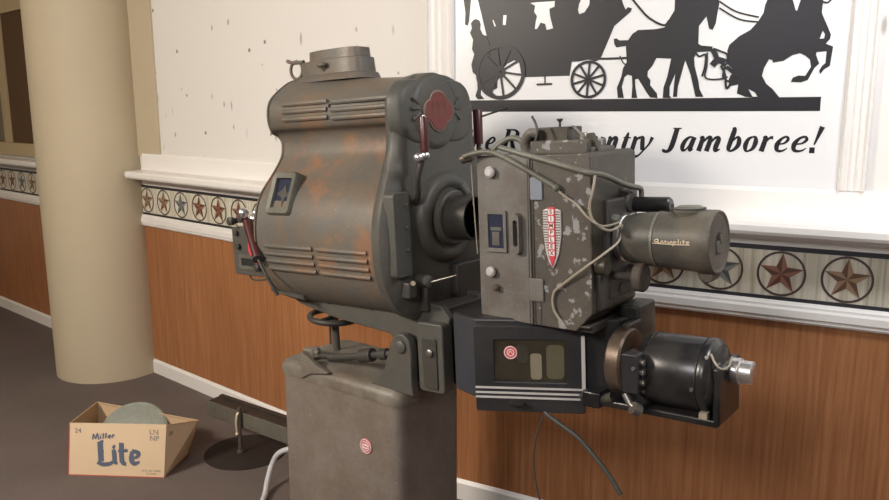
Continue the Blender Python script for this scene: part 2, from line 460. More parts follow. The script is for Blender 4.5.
# ================================================================ SIGN ON THE WALL
def on_wall(px, py):
    d = FW + RT*((px-444.5)/F_PX) + UP*((250-py)/F_PX)
    t = -EYEP.y/d.y; p = EYEP+d*t; return (p.x, p.z)
def cr(ox, sc_, pts, oy=0): return [on_wall(ox+x/sc_, oy+y/sc_) for x, y in pts]
SIGN = empty('wall_sign', (-.77, -.004, 1.352))
tag(SIGN, 'large white sign with black stagecoach and horses silhouette above the words The Rose Country Jamboree', 'sign')
def SP(off): return lambda x, z, h: Vector((x+.77, -(off+h)+.0, z-1.352))
b = B(); b.box(-.662, .662, -.008, 0, 0, 1.3); b.done('sign_board', M['board'], SIGN, smooth=False)
K = 4.55
coach = [cr(464, K, [(20, -330), (60, -300), (760, -300), (700, -120)]) and
         cr(464, K, [(62, -260), (640, -260), (690, -210), (700, -60)])+cr(544, K, [(357, -5), (366, 22), (376, 45), (388, 34), (405, 40), (400, 55), (325, 120), (300, 180), (268, 255), (258, 272), (240, 280), (205, 272), (170, 280), (132, 282), (122, 345)])+
         cr(464, K, [(270, 352), (258, 285), (235, 275), (205, 290), (180, 318), (150, 330), (120, 300), (100, 260), (112, 170), (108, 155), (68, -10)]),
         cr(464, K, [(308, 15), (335, 12), (420, 6), (418, 32), (395, 42), (398, 75), (412, 130), (382, 138), (375, 110), (355, 104), (340, 132), (328, 134), (332, 100), (338, 75), (325, 55), (330, 28)]),
         cr(464, K, [(185, 70), (201, 70), (197, 116), (182, 114)]), cr(464, K, [(135, 92), (142, 92), (152, 120), (145, 124)]),
         cr(464, K, [(112, 212), (126, 212), (124, 245), (112, 246)]),
         cr(544, K, [(178, -10), (200, -30), (214, 0), (212, 25), (190, 58), (166, 66), (160, 48), (165, 20)])]
cutout('coach_silhouette', coach, SP(.008), .0015, M['vinyl'], SIGN)
fig = [cr(464, K, [(50, 94), (62, 88), (77, 95), (82, 112), (80, 132), (92, 158), (110, 165), (125, 200), (122, 260), (160, 300), (158, 402), (135, 410), (133, 420), (152, 432), (120, 434), (100, 420), (85, 398), (82, 430), (100, 450),
       (72, 452), (60, 438), (70, 405), (67, 346), (48, 330), (42, 295), (55, 248), (45, 225), (50, 182), (36, 152), (44, 130), (40, 108)])]
cutout('bystander_silhouette', fig, SP(.0098), .0015, M['vinyl'], SIGN)
cutout('lamp_bracket_silhouette', [cr(464, K, [(0, -40), (42, -40), (30, 95), (24, 118), (12, 114), (14, 60)])], SP(.008), .0015, M['vinyl'], SIGN)
def wheel(cx, cy, ry, nm, nsp, ph):
    x, z = on_wall(cx, cy); _, z2 = on_wall(cx, cy-ry); r = abs(z2-z)
    st = []
    for i in range(nsp):
        a = ph+i*pi/nsp; st.append([(x-r*.95*cos(a), z-r*.95*sin(a), .0075), (x+r*.95*cos(a), z+r*.95*sin(a), .0075)])
    st.append([(x+r*.93*cos(2*pi*i/28), z+r*.93*sin(2*pi*i/28), r*.14) for i in range(29)])
    st.append([(x+r*.1*cos(2*pi*i/12), z+r*.1*sin(2*pi*i/12), r*.22) for i in range(13)])
    strokes_mesh(nm, st, SP(.0115), .0008, M['vinyl'], SIGN, 2)
wheel(589.7, 79.6, 18.9, 'front_wheel_silhouette', 5, .25); wheel(502, 72, 28, 'rear_wheel_silhouette', 5, -.15)
h1 = [cr(604, K, [(50, 178), (62, 176), (75, 185), (115, 184), (135, 155), (160, 138), (240, 134), (280, 126), (300, 90), (325, 50), (328, 0), (345, -60), (400, -120), (470, -150)]) +
      cr(680, K, [(150, -130), (175, -60), (182, 20), (172, 70), (166, 108), (152, 138), (136, 132), (124, 76), (90, 120), (87, 200), (100, 208), (152, 213), (150, 235), (80, 238), (68, 265), (70, 300), (88, 372), (92, 405), (110, 441), (75, 441), (68, 412), (52, 340), (28, 275)]) +
      cr(604, K, [(358, 330), (340, 395), (336, 441), (318, 441), (322, 395), (329, 335), (303, 395), (302, 436), (312, 446), (272, 446), (275, 400), (292, 350), (310, 268), (243, 265), (225, 300), (204, 325), (202, 348), (216, 365), (214, 388), (245, 425), (248, 446), (215, 444), (198, 420), (160, 358),
                    (146, 362), (148, 400), (156, 446), (130, 446), (134, 395), (132, 346), (112, 340), (98, 352), (86, 395), (95, 446), (68, 446), (64, 400), (84, 350), (92, 310), (108, 285), (105, 210), (62, 217), (52, 200)])]
cutout('wheel_horse_silhouette', h1, SP(.008), .0015, M['vinyl'], SIGN)
h2 = [cr(740, K, [(0, 166), (50, 138), (85, 100), (110, 60), (117, 25), (128, 0), (160, -90), (360, -100), (400, -50), (380, 0), (374, 60), (384, 85), (396, 112), (415, 158), (410, 180), (392, 200), (425, 213), (410, 300), (385, 315), (366, 338), (362, 322), (375, 300), (390, 288), (396, 234), (350, 238), (347, 250), (362, 290),
       (340, 310), (310, 364), (280, 375), (233, 373), (242, 354), (268, 344), (298, 346), (325, 305), (320, 272), (300, 255), (275, 243), (240, 252), (200, 278), (152, 286), (150, 275), (135, 270), (112, 310), (102, 345), (122, 382), (150, 405), (182, 444), (80, 444), (60, 440), (40, 405), (70, 420), (82, 440)]) +
      cr(680, K, [(300, 441), (262, 425), (268, 385), (232, 392), (222, 370), (232, 345), (252, 325), (240, 312), (218, 290), (219, 230), (228, 205)]),
      cr(740, K, [(236, -20), (256, 50), (262, 50), (285, -20)]), cr(740, K, [(378, 140), (388, 158), (384, 176), (364, 178)])]
cutout('lead_horse_silhouette', h2, SP(.008), .0015, M['vinyl'], SIGN)
def ws(ox, pts, w, k=K): return [(*on_wall(ox+x/k, y/k), w) for x, y in pts]
strokes_mesh('harness_silhouette', [ws(604, [(120, -20), (160, 30), (200, 75), (245, 105), (282, 116), (300, 95)], .007), ws(680, [(182, 8), (260, 55), (362, 80)], .005), ws(680, [(182, 38), (270, 88), (358, 102)], .005),
    ws(544, [(255, 268), (320, 267), (390, 264)], .007), ws(544, [(350, 255), (365, 285), (378, 296)], .004), ws(464, [(375, 345), (375, 385)], .004), ws(464, [(338, 385), (407, 382)], .007),
    ws(680, [(75, 240), (92, 258), (120, 250), (118, 300), (105, 348)], .006), ws(680, [(128, 240), (126, 300), (118, 350), (150, 362), (200, 358), (220, 350)], .005),
    ws(680, [(155, 222), (190, 235), (218, 250), (216, 290), (190, 300)], .006), ws(680, [(150, 300), (175, 275), (210, 285)], .02), ws(680, [(150, 225), (165, 250), (175, 280)], .016),
    ws(680, [(190, 300), (208, 340), (215, 402), (235, 380)], .007), ws(680, [(215, 305), (245, 330), (262, 350)], .012), ws(680, [(210, 300), (200, 350), (225, 372)], .006), ws(740, [(378, 10), (400, 14), (420, -5)], .005)],
    SP(.0098), .0006, M['vinyl'], SIGN)
strokes_mesh('ground_bar', [[(-1.43, 1.6105, .042), (-.8, 1.6105, .042), (-.173, 1.6105, .042)]], SP(.008), .0012, M['vinyl'], SIGN, 1)
# lettering: bold italic roman, x-height 1, stems as pen strokes
TH, TN = .27, .10
GL = {
 'h': ([[(.12, 1.55, TH), (.12, 0, TH)], [(0, 1.52, .06), (.2, 1.55, .06)], [(.15, .55, TN), (.4, .92, .16), (.62, .85, .24), (.62, .4, TH), (.62, .12, .24), (.72, .03, .14), (.88, .15, .06)]], .9),
 'T': ([[(.5, 1.6, TH), (.5, 0, TH)], [(0, 1.56, .1), (1.0, 1.56, .1)], [(.03, 1.58, .05), (-.02, 1.25, .05)], [(.98, 1.58, .05), (.98, 1.25, .05)], [(.25, .03, .07), (.75, .03, .07)]], 1.0),
 'e': ([[(.15, .48, .08), (.45, .55, .1), (.6, .78, .16), (.48, .97, .12), (.25, .85, .14), (.1, .5, .24), (.16, .14, .2), (.38, .03, .13), (.6, .12, .08), (.7, .25, .05)]], .72),
 'R': ([[(.22, 1.6, TH), (.22, 0, TH)], [(0, 1.57, .07), (.3, 1.57, .07)], [(0, .03, .07), (.45, .03, .07)], [(.25, 1.56, .09), (.7, 1.52, .13), (.92, 1.25, .26), (.75, .93, .14), (.25, .84, .08)], [(.55, .86, .2), (.85, .15, .27), (1.0, .03, .15), (1.12, .02, .05)]], 1.15),
 'o': ([[(.38, .98, .1), (.16, .8, .18), (.1, .42, .25), (.2, .08, .16), (.36, .02, .1), (.6, .2, .18), (.66, .6, .25), (.56, .92, .16), (.38, .98, .1)]], .78),
 's': ([[(.58, .85, .1), (.4, .97, .12), (.2, .82, .18), (.3, .58, .22), (.52, .38, .22), (.5, .12, .18), (.28, .03, .12), (.06, .15, .1)]], .66),
 'C': ([[(1.05, 1.2, .08), (.95, 1.5, .12), (.65, 1.6, .1), (.3, 1.3, .22), (.15, .75, .28), (.3, .2, .22), (.62, .02, .12), (.95, .2, .08)]], 1.12),
 'u': ([[(0, .95, .06), (.15, .98, .14), (.18, .8, .24), (.14, .35, TH), (.2, .08, .18), (.38, .06, .1), (.6, .45, .07)], [(.68, .98, TH), (.64, .25, TH), (.7, .05, .16), (.86, .16, .05)]], .92),
 'n': ([[(0, .9, .05), (.12, .97, .14), (.16, .8, .24), (.14, 0, TH)], [(.18, .5, TN), (.42, .92, .16), (.62, .85, .24), (.6, .35, TH), (.62, .08, .2), (.72, .03, .12), (.88, .16, .05)]], .92),
 't': ([[(.25, 1.3, .1), (.22, .9, .24), (.18, .3, .26), (.22, .06, .18), (.35, .05, .1), (.48, .2, .05)], [(0, .93, .08), (.5, .93, .08)]], .5),
 'r': ([[(0, .9, .05), (.12, .97, .14), (.17, .8, .24), (.15, 0, TH)], [(.18, .5, TN), (.38, .88, .12), (.58, .92, .2)]], .64),
 'y': ([[(.02, .95, .08), (.18, .95, .18), (.24, .6, .26), (.36, .05, .24)], [(.74, .97, .22), (.66, .5, .12), (.42, .02, .1), (.2, -.35, .12), (0, -.42, .2)]], .84),
 'J': ([[(.52, 1.58, TH), (.5, .4, .29), (.35, 0, .2), (.05, -.02, .16), (.02, .12, .16)], [(.25, 1.57, .07), (.82, 1.57, .07)]], .95),
 'a': ([[(.68, .9, .1), (.45, .97, .12), (.2, .75, .2), (.1, .35, .25), (.2, .06, .18), (.4, .12, .1), (.66, .6, .08)], [(.74, .97, .24), (.66, .3, TH), (.7, .05, .16), (.88, .16, .05)]], .92),
 'm': ([[(0, .9, .05), (.12, .97, .14), (.16, .8, .24), (.14, 0, TH)], [(.18, .5, TN), (.4, .92, .14), (.56, .85, .24), (.54, 0, TH)], [(.58, .5, TN), (.8, .92, .14), (.98, .85, .24), (.95, .3, TH), (1.0, .05, .18), (1.2, .16, .05)]], 1.28),
 'b': ([[(0, 1.52, .06), (.15, 1.55, .14), (.17, 1.3, .26), (.14, .3, .24), (.25, .05, .14), (.48, .08, .14), (.7, .4, .24), (.66, .8, .22), (.48, .95, .12), (.2, .6, .08)]], .8),
 '!': ([[(.3, 1.6, .26), (.2, .45, .08)], [(.05, .1, .3), (.32, .1, .3)]], .45)}
def letters(items):
    """items: (glyph, left px, right px); every glyph stands on the sign's baseline"""
    for i, (ch, x0, x1) in enumerate(items):
        st, w = GL[ch]
        yb = 149.6 + (x0-494)*.006
        X0, Z0 = on_wall(x0, yb); X1, _ = on_wall(x1, yb)
        H = .0475*(1+0*(x0)); 
        kx = (X1-X0)/(w+.05)
        ss = [[(X0+(x+.02)*kx+(y-.1)*H*.25, Z0+y*H, wd*H*1.22) for x, y, wd in q] for q in st]
        nm = 'letter_' + ({'!': 'exclamation_mark'}.get(ch, ch.lower()))
        strokes_mesh(nm, ss, SP(.008), .0012, M['vinyl'], SIGN)
letters([('T', 455, 471), ('h', 472, 484), ('e', 486, 496), ('R', 503, 519), ('o', 521, 532), ('s', 533, 541), ('e', 542, 552), ('C', 559, 575), ('o', 577, 588),
         ('u', 592, 605), ('n', 606, 619), ('t', 621, 629), ('r', 631, 639.5), ('y', 637, 652), ('J', 664, 678.5), ('a', 680.5, 694.5), ('m', 696.5, 722.5), ('b', 726, 739), ('o', 742.5, 756), ('r', 759, 771), ('e', 773.5, 787.5), ('e', 790, 806.5), ('!', 808, 818)])

# ================================================================ FILM PROJECTOR
A38 = R(38); TL = R(3)
Rh = Vector((cos(YAW), sin(YAW), 0)); Fh = Vector((-sin(YAW), cos(YAW), 0))
uh = Rh*cos(A38)-Fh*sin(A38)
ORG = Vector((-.7545, -.7929, 1.2772))
PR = empty('film_projector', (ORG.x, ORG.y, 0), math.atan2(uh.y, uh.x))
tag(PR, 'vintage grey and black cinema projector on a pedestal with lamphouse, lens and motor', 'film projector')
def TT(p):   # tilted machine frame (s along the light path, v away from the camera, w up)
    return Vector((p[0]*cos(TL)-p[2]*sin(TL), p[1], ORG.z+p[0]*sin(TL)+p[2]*cos(TL)))
def part(nm, parent=PR): 
    return parent
def near_face(v):   # cut-outs and text standing on a face of constant v, facing the camera
    return lambda x, z, h: TT((x, v-h, z))

# ---- pedestal (not tilted)
b = B()
r0 = rrect(-.855, -.345, -.17, .12, .035)
def inset(poly, d, cx=-.6, cy=-.025): return [(cx+(x-cx)*(1-d/.255), cy+(y-cy)*(1-d/.145)) for x, y in poly]
b.loft([[(x, y, z) for x, y in inset(r0, -dd)] for z, dd in ((0, .03), (.03, .03), (.035, 0), (.775, 0))])
PED = b.done('pedestal', M['ped'], PR)
b = B(); b.loft([[(x, y, z) for x, y in inset(r0, dd)] for z, dd in ((.770, -.004), (.793, -.006), (.808, -.001), (.816, .010), (.819, .02))])
TOPC = b.done('top_casting', M['pedtop'], PED)
b = B()
ear = [(-.475, .812), (-.435, .835), (-.412, .87), (-.395, .92), (-.385, .952), (-.375, .972), (-.357, .985), (-.336, .985), (-.318, .970), (-.311, .945), (-.309, .85), (-.302, .812)]
b.sprism(ear, -.160, -.130)
b.sprism([(x, z) for x, z in ear], .085, .11)
b.done('pivot_bracket', M['cast'], PED, .004)
b = B(); b.cyl((-.345, -.165, .950), (-.345, .118, .950), .014); b.lathe((-.345, -.170, .950), (0, 1, 0), [(0, .012), (.004, .018), (.012, .018)]); b.done('pivot_pin', M['cast'], PED)
b = B()   # clutter of the tilt mechanism on top
b.cyl((-.70, -.10, .83), (-.40, -.10, .905), .011); b.cyl((-.56, -.10, .865), (-.51, -.10, .878), .021)
b.cyl((-.74, -.10, .83), (-.60, -.10, .85), .009); b.cyl((-.48, -.10, .885), (-.45, -.10, .893), .017)
b.done('tilt_rod', M['castd'], PED, .003)
b = B(); b.box(-.80, -.74, -.13, -.06, .815, .83); b.cyl((-.77, -.095, .82), (-.77, -.095, .850), .017, n=6); b.cyl((-.815, -.10, .835), (-.745, -.10, .838), .009); b.done('clamp_bolt', M['pedtop'], PED, .002)
b = B(); b.sprism([(-.745, .775), (-.735, .865), (-.68, .835), (-.62, .818), (-.70, .80)], -.182, -.165); b.done('gusset', M['pedtop'], PED, .002)
b = B(); b.sprism(rrect(-.60, -.48, .817, .84, .01), .03, .09); b.done('guide_block', M['pedtop'], PED, .002)
b = B(); b.ring((-.775, .0, .932), (.05, 0, 1), .080, .010)
for a in (0.6, 2.7, 4.8): b.cyl((-.775, 0, .930), (-.775+.08*cos(a), .08*sin(a), .932), .007)
WHL = b.done('tilt_handwheel', M['castd'], PED)
b = B(); b.cyl((-.768, 0, .815), (-.775, 0, .935), .012); b.cyl((-.83, .03, .815), (-.83, .03, .93), .004); b.done('handwheel_screw', M['cast'], PED)
b = B(); b.lathe((-.478, -.170, .622), (0, -1, 0), [(0, .024), (.003, .024), (.004, .022)], 32); EM = b.done('round_emblem', M['pink'], PED)
EM['label'] = 'small faded red and white round emblem'
b = B()
for k in range(3): b.ring((-.478, -.1742, .622), (0, 1, 0), (.021, .014, .007)[k], .0011, 28, 6)
for dz in (-.006, .002): b.box(-.490, -.466, -.1752, -.1738, .622+dz, .6245+dz)
b.done('emblem_print', M['white'], PED)

# ---- support arm under the lamphouse (tilted)
b = B(TT)
arm = [(-.93, -.165), (-.90, -.205), (-.82, -.243), (-.66, -.272), (-.445, -.292), (-.42, -.315), (-.395, -.355), (-.352, -.415), (-.33, -.435), (-.262, -.435), (-.25, -.41), (-.235, -.27), (-.22, -.225), (-.25, -.19), (-.6, -.16)]
b.sprism(arm, -.115, -.09); b.sprism(arm, .06, .085)
b.sprism([(-.90, -.17), (-.80, -.215), (-.45, -.255), (-.38, -.30), (-.3, -.40), (-.26, -.40), (-.24, -.2)], -.10, .07)
ARM = b.done('support_arm', M['cast'], PR, .004)
b = B(TT)
for x in (-.70, -.52): b.sprism([(x, -.17), (x+.02, -.17), (x+.012, -.23)], -.119, -.113)
b.done('rib_slot', M['hole'], ARM)
b = B(TT); b.sprism(rrect(-.315, -.225, -.43, -.235, .012), -.145, -.10); BR = b.done('mounting_bracket', M['cast'], ARM, .004)
b = B(TT); b.sprism(rrect(-.295, -.245, -.42, -.275, .008), -.15, -.142); b.done('bracket_slot', M['castd'], ARM, .002)
b = B(TT); b.box(-.26, -.15, -.08, .08, -.42, -.21); b.done('coupling_block', M['castd'], ARM, .005)
b = B(TT); b.lathe((-.264, -.150, -.315), (0, -1, 0), [(0, .011), (.008, .011), (.011, .007)]); b.done('bolt', M['steel'], ARM)

# ---- lamphouse
half = [(0, .472), (-.05, .469), (-.10, .444), (-.140, .412), (-.155, .385), (-.159, .355), (-.157, .33), (-.147, .309), (-.122, .297), (-.108, .274), (-.112, .235), (-.130, .205), (-.165, .165), (-.205, .122), (-.230, .075), (-.243, .015), (-.243, -.045), (-.232, -.10), (-.207, -.15), (-.17, -.192), (-.12, -.225), (-.06, -.242), (0, -.247)]
def fullring(h, n=3):
    P = crom([(p[0], 0, p[1]) for p in h], n); L_ = [(p.x, p.z) for p in P]
    return L_+[(-x, z) for x, z in L_[-2:0:-1]]
full = fullring(half)
def scaled(ring_, d, cz=.08): return [(v*(1-d/.24), cz+(w-cz)*(1-d/.33)) for v, w in ring_]
b = B(TT)
hoodw = lambda s, w: w-(.010+.030*(s+.87)/.5)*max(0, min(1, (w-.33)/.10))
b.loft([[(s, v, hoodw(s, w)) for v, w in scaled(full, d)] for s, d in ((-.873, .02), (-.868, .008), (-.86, 0), (-.855, 0), (-.853, .006), (-.849, .006), (-.847, 0), (-.6, 0), (-.36, 0))])
LH = b.done('lamphouse', M['lamp'], PR)
# embossed louvres on the near side
def nearv(w):
    P = [p for p in crom([(q[0], 0, q[1]) for q in half], 6)]
    return min((abs(p.z-w), p.x) for p in P)[1]
def louvre(nm, s0, s1, ws_, r=.0072):
    b = B(TT)
    for w in ws_:
        v = nearv(w)+.001
        b.tube([(s0, v, w), (s0+.004, v-.002, w), (s1-.004, v-.002, w), (s1, v, w)], r, 8, 2)
    b.done(nm, M['lamp'], LH)
louvre('hood_louvre', -.775, -.605, (.378, .356, .334)); louvre('hood_louvre', -.565, -.37, (.374, .352, .330))
louvre('side_louvre', -.80, -.615, (-.035, -.058, -.081, -.104)); louvre('side_louvre', -.575, -.40, (-.035, -.058, -.081, -.104))
b = B(TT); b.lathe((-.587, nearv(.366)-.002, .366), (0, -1, 0), [(0, .006), (.004, .005)], 12); b.done('hood_screw', M['steel'], LH)
# horizontal seam of the hood
# viewing window
def tang(s_, a, o):   # point on the slanted near side: along s, up the slope a, outward o
    p0 = Vector((-.208, .116)); t = Vector((.050, .12)).normalized(); n_ = Vector((-t.y, t.x))
    q = p0+t*a+n_*o; return (s_, q.x, q.y)
b = B(TT)
ro, ri = rrect(-.800, -.695, -.066, .066, .014), rrect(-.782, -.713, -.046, .046, .005)
rings = [[tang(x, a, -.03) for x, a in ro], [tang(x, a, .010) for x, a in ro], [tang(x*.94-.0449, a*.94, .017) for x, a in ro], [tang(x, a, .015) for x, a in ri], [tang(x, a, -.012) for x, a in ri]]
b.loft(rings, cap=False); WF = b.done('window_frame', M['conduit'], LH)
b = B(TT); b.loft([[tang(x, a, o) for x, a in rrect(-.785, -.710, -.049, .049, .004)] for o in (-.004, .004)]); b.done('window_glass', M['dglass'], LH)
b = B(TT); b.loft([[tang(x, a, o) for x, a in ((-.775, .0), (-.755, .012), (-.745, .03), (-.735, .008), (-.72, -.005), (-.735, -.012), (-.742, -.04), (-.752, -.012))] for o in (.004, .006)]); b.done('window_shutter', M['castd'], LH)
# front casting
half2 = [(0, .430), (-.06, .426), (-.11, .410), (-.150, .380), (-.166, .35), (-.166, .29), (-.170, .235), (-.195, .175), (-.222, .11), (-.240, .05), (-.246, -.02), (-.240, -.09), (-.220, -.145), (-.185, -.192), (-.13, -.226), (-.06, -.245), (0, -.25)]
full2 = fullring(half2)
b = B(TT)
b.loft([[(s, v, w) for v, w in scaled(full2, d)] for s, d in ((-.365, -.004), (-.360, -.008), (-.335, -.008), (-.322, .004), (-.312, .022), (-.308, .05))])
# hood boss
hb = rrect(-.178, .146, .246, .420, .07, 8)
b.loft([[(s, v*k, .335+(w-.335)*k) for v, w in hb] for s, k in ((-.345, 1.02), (-.318, 1.0), (-.308, .96), (-.303, .88))])
FC = b.done('front_casting', M['cast'], LH)
b = B(TT); b.lathe((-.312, -.030, .334), (1, 0, 0), [(-.045, .106), (.004, .104), (.012, .097), (.016, .084)], 56); b.done('badge_boss', M['cast'], LH)
b = B(TT)
for sg in (-1, 1):
    for a in (-.6, 0, .6):
        y0, z0 = sg*.098, .345; L0, L1 = 0, .034
        b.cyl((-.296, -.030+sg*(.080), .340+a*.022), (-.298, -.030+sg*(.080+.028*cos(a)), .340+a*.022+.028*sin(a)), .0035, n=8)
b.done('cast_rays', M['cast'], LH)
def quatre(r, n=48):
    out = []
    for k in range(n):
        a = 2*pi*k/n; q = r*(.80+.20*abs(cos(2*a))**.8)
        out.append((q*cos(a), q*sin(a)))
    return out
b = B(TT); b.loft([[(s-.008, y-.030, .334+z*.86) for y, z in quatre(r)] for s, r in ((-.292, .066), (-.284, .066), (-.283, .064))]); b.done('red_badge', M['badgerim'], LH)
b = B(TT); b.loft([[(s-.008, y-.030, .334+z*.86) for y, z in quatre(r)] for s, r in ((-.284, .060), (-.2815, .059))]); RB = b.done('badge_enamel', M['badge'], LH)
RB['label'] = 'four lobed dark red enamel badge'
b = B(TT)
for k in range(5):
    for j in range(3):
        b.cyl((-.2895, -.058+k*.014, .320+j*.014), (-.2885, -.058+k*.014, .329+j*.014), .0013, n=6)
b.done('badge_relief', M['badgerim'], LH)
# lower face detail: snout flange, cone, tube
b = B(TT); b.lathe((0, 0, .038), (1, 0, 0), [(-.33, .130), (-.300, .128), (-.288, .120), (-.283, .108), (-.284, .094), (-.292, .084), (-.292, .080), (-.274, .077), (-.270, .072), (-.270, .060)], 56)
b.done('snout_flange', M['cast'], LH)
b = B(TT); b.lathe((0, 0, .038), (1, 0, 0), [(-.29, .062), (-.200, .062), (-.200, .057), (-.30, .057)], 48, cap=False); b.done('snout_tube', M['castd'], LH)
b = B(TT); b.lathe((0, 0, .038), (1, 0, 0), [(-.27, .0571), (-.268, .0571)], 40); b.done('snout_opening', M['hole'], LH)
b = B(TT); b.tube([(-.278, .04, .125), (-.262, .05, .10), (-.245, .045, .088)], .010); b.lathe((-.252, .045, .075), (1, 0, 0), [(0, .012), (.012, .010)]); b.done('snout_latch', M['cast'], LH)
b = B(TT); b.loft([[(s, v, w) for v, w in rrect(-.232, -.168, -.10, .125, .012)] for s in (-.335, -.296)])
for w in (.09, .03, -.03): b.lathe((-.296, -.185, w), (1, 0, 0), [(0, .006), (.005, .005)], 12)
b.done('access_cover', M['cast'], LH, .004)
b = B(TT); b.lathe((-.315, -.135, -.115), (.9, -.3, 0), [(0, .012), (.03, .012), (.05, .016), (.068, .016), (.072, .010)], 20); b.done('focus_knob', M['cast'], LH)
b = B(TT); b.cyl((-.25, -.155, -.118), (-.18, -.13, -.098), .0022, n=8); b.done('knob_pin', M['steel'], LH)
b = B(TT); b.box(-.33, -.285, -.13, -.10, -.21, -.14); b.box(-.335, -.29, .02, .2, -.23, -.10); b.box(-.32, -.285, -.20, -.165, -.16, -.115); b.done('lower_lugs', M['castd'], LH, .006)
b = B(TT); b.lathe((-.285, -.185, -.118), (1, -.5, 0), [(0, .007), (.006, .006)], 12); b.done('brass_pin', M['gold'], LH)
# dowser crank handles, near and far side
def crank(v, nm, lab):
    b = B(TT); b.lathe((-.245, v, .228), (0, 0, 1), [(0, .0115), (.086, .013), (.09, .0115)], 24); o = b.done(nm, M['bake'], LH); o['label'] = lab
    b = B(TT); b.ball((-.245, v, .218), .012); b.ball((-.245, v-.028, .214), .013); b.ball((-.245, v+.0, .319), .004); b.done('handle_ball', M['chrome'], LH)
    b = B(TT); b.tube([(-.245, v-.014, .206), (-.262, v-.014, .16), (-.285, v+.01, .11), (-.31, v+.03, .09)], .008); b.done('crank_lever', M['castd'], LH)
crank(-.155, 'crank_handle', 'dark red cylindrical crank handle on the near side'); 
b = B(TT); b.lathe((-.338, .215, .235), (0, 0, 1), [(0, .014), (.1, .015), (.104, .013)], 24); b.done('crank_handle', M['bake'], LH)
b = B(TT); b.cyl((-.338, .215, .20), (-.338, .215, .24), .007); b.cyl((-.338, .215, .21), (-.345, .17, .19), .008); b.cyl((-.335, .215, .315), (-.24, .24, .34), .003); b.done('crank_lever', M['castd'], LH)
# chimney
def oval(s0, s1, hw, n=40):
    cx, r = (s0+s1)/2, (s1-s0)/2
    return [(cx+r*math.copysign(abs(cos(2*pi*k/n))**.6, cos(2*pi*k/n)), hw*math.copysign(abs(sin(2*pi*k/n))**.6, sin(2*pi*k/n))) for k in range(n)]
b = B(TT)
b.loft([[(x, y, z) for x, y in oval(s0, s1, hw)] for z, s0, s1, hw in ((.445, -.850, -.555, .072), (.462, -.842, -.562, .066), (.466, -.832, -.570, .060), (.507, -.830, -.574, .058), (.510, -.800, -.584, .050), (.537, -.798, -.586, .048))])
CH = b.done('chimney', M['lamp'], LH)
b = B(TT); b.loft([[(x, y, z) for x, y in oval(-.790, -.594, .042)] for z in (.5365, .5385)]); b.done('chimney_opening', M['castd'], LH)
b = B(TT); b.ring((-.856, -.03, .490), (0, 1, .0), .027, .005); b.tube([(-.896, -.03, .522), (-.87, -.03, .514), (-.82, -.03, .513)], .006); b.done('chimney_ring', M['lamp'], LH)
b = B(TT); b.cyl((-.700, -.055, .478), (-.700, -.066, .488), .008); b.ball((-.700, -.070, .492), .016, (1.2, .8, .55)); b.done('wing_nut', M['lamp'], LH)
# rear control box with slot, dome and handle
b = B(TT); b.sprism(rrect(-1.085, -.87, -.158, .0, .012), -.16, .10); RBX = b.done('rear_control_box', M['cast'], LH, .004)
b = B(TT); b.lathe((0, .0, -.0), (1, 0, 0), [(-1.06, .03), (-1.05, .07), (-1.02, .105), (-.98, .125), (-.87, .135)], 40); b.done('rear_dome', M['cast'], LH)
b = B(TT); b.loft([[(x, v, w) for x, w in rr] for v, rr in ((-.158, rrect(-1.05, -.885, -.137, -.088, .006)), (-.166, rrect(-1.05, -.885, -.137, -.088, .006)), (-.166, rrect(-1.038, -.897, -.125, -.100, .002)), (-.150, rrect(-1.038, -.897, -.125, -.100, .002)))], cap=False)
b.done('slot_frame', M['conduit'], LH)
b = B(TT); b.sprism([(-1.04, -.127), (-.895, -.127), (-.895, -.098), (-1.04, -.098)], -.1625, -.159); b.done('slot_opening', M['hole'], LH)
b = B(TT)
for (x, w, r, L_) in ((-1.055, .022, .014, .03), (-1.0, .03, .011, .03), (-1.055, -.018, .009, .012), (-1.05, -.062, .010, .012), (-.93, -.122, .013, .035)):
    b.lathe((x, -.158, w), (0, -1, 0), [(0, r*.7), (L_*.5, r*.7), (L_*.55, r), (L_, r), (L_*1.1, r*.7)], 18)
b.done('control_knob', M['castd'], LH)
b = B(TT); b.lathe((-.940, -.160, -.062), (0, -1, 0), [(0, .062), (.003, .062)], 36); q = b.done('round_rear_plate', M['red'], LH); q['label'] = 'red and white round plate'
b = B(TT); b.lathe((-.940, -.1635, -.062), (0, -1, 0), [(0, .035), (.001, .035)], 36); b.done('plate_centre', M['white'], LH)
b = B(TT); b.ball((-.955, -.205, .055), .017); b.ball((-.895, -.20, .055), .014); b.ball((-.925, -.19, .035), .015); b.done('handle_ball', M['chrome'], LH)
b = B(TT); b.cyl((-.925, -.215, .03), (-.835, -.255, -.075), .0155); b.done('arc_handle', M['bake'], LH)
b = B(TT); b.cyl((-.835, -.255, -.075), (-.832, -.257, -.078), .018); b.tube([(-.832, -.257, -.078), (-.80, -.255, -.13), (-.77, -.245, -.185)], .005); b.done('arc_lever', M['castd'], LH)
b = B(TT); b.sprism([(-.92, -.075), (-.87, -.075), (-.862, -.15), (-.75, -.17), (-.745, -.215), (-.86, -.205), (-.90, -.20)], -.165, -.125); b.done('latch_bracket', M['cast'], LH, .004)
b = B(TT); b.tube([(-1.06, -.12, -.158), (-1.02, -.14, -.175), (-.96, -.13, -.172), (-.92, -.12, -.16)], .003); b.done('bare_wire', M['rubber'], LH)

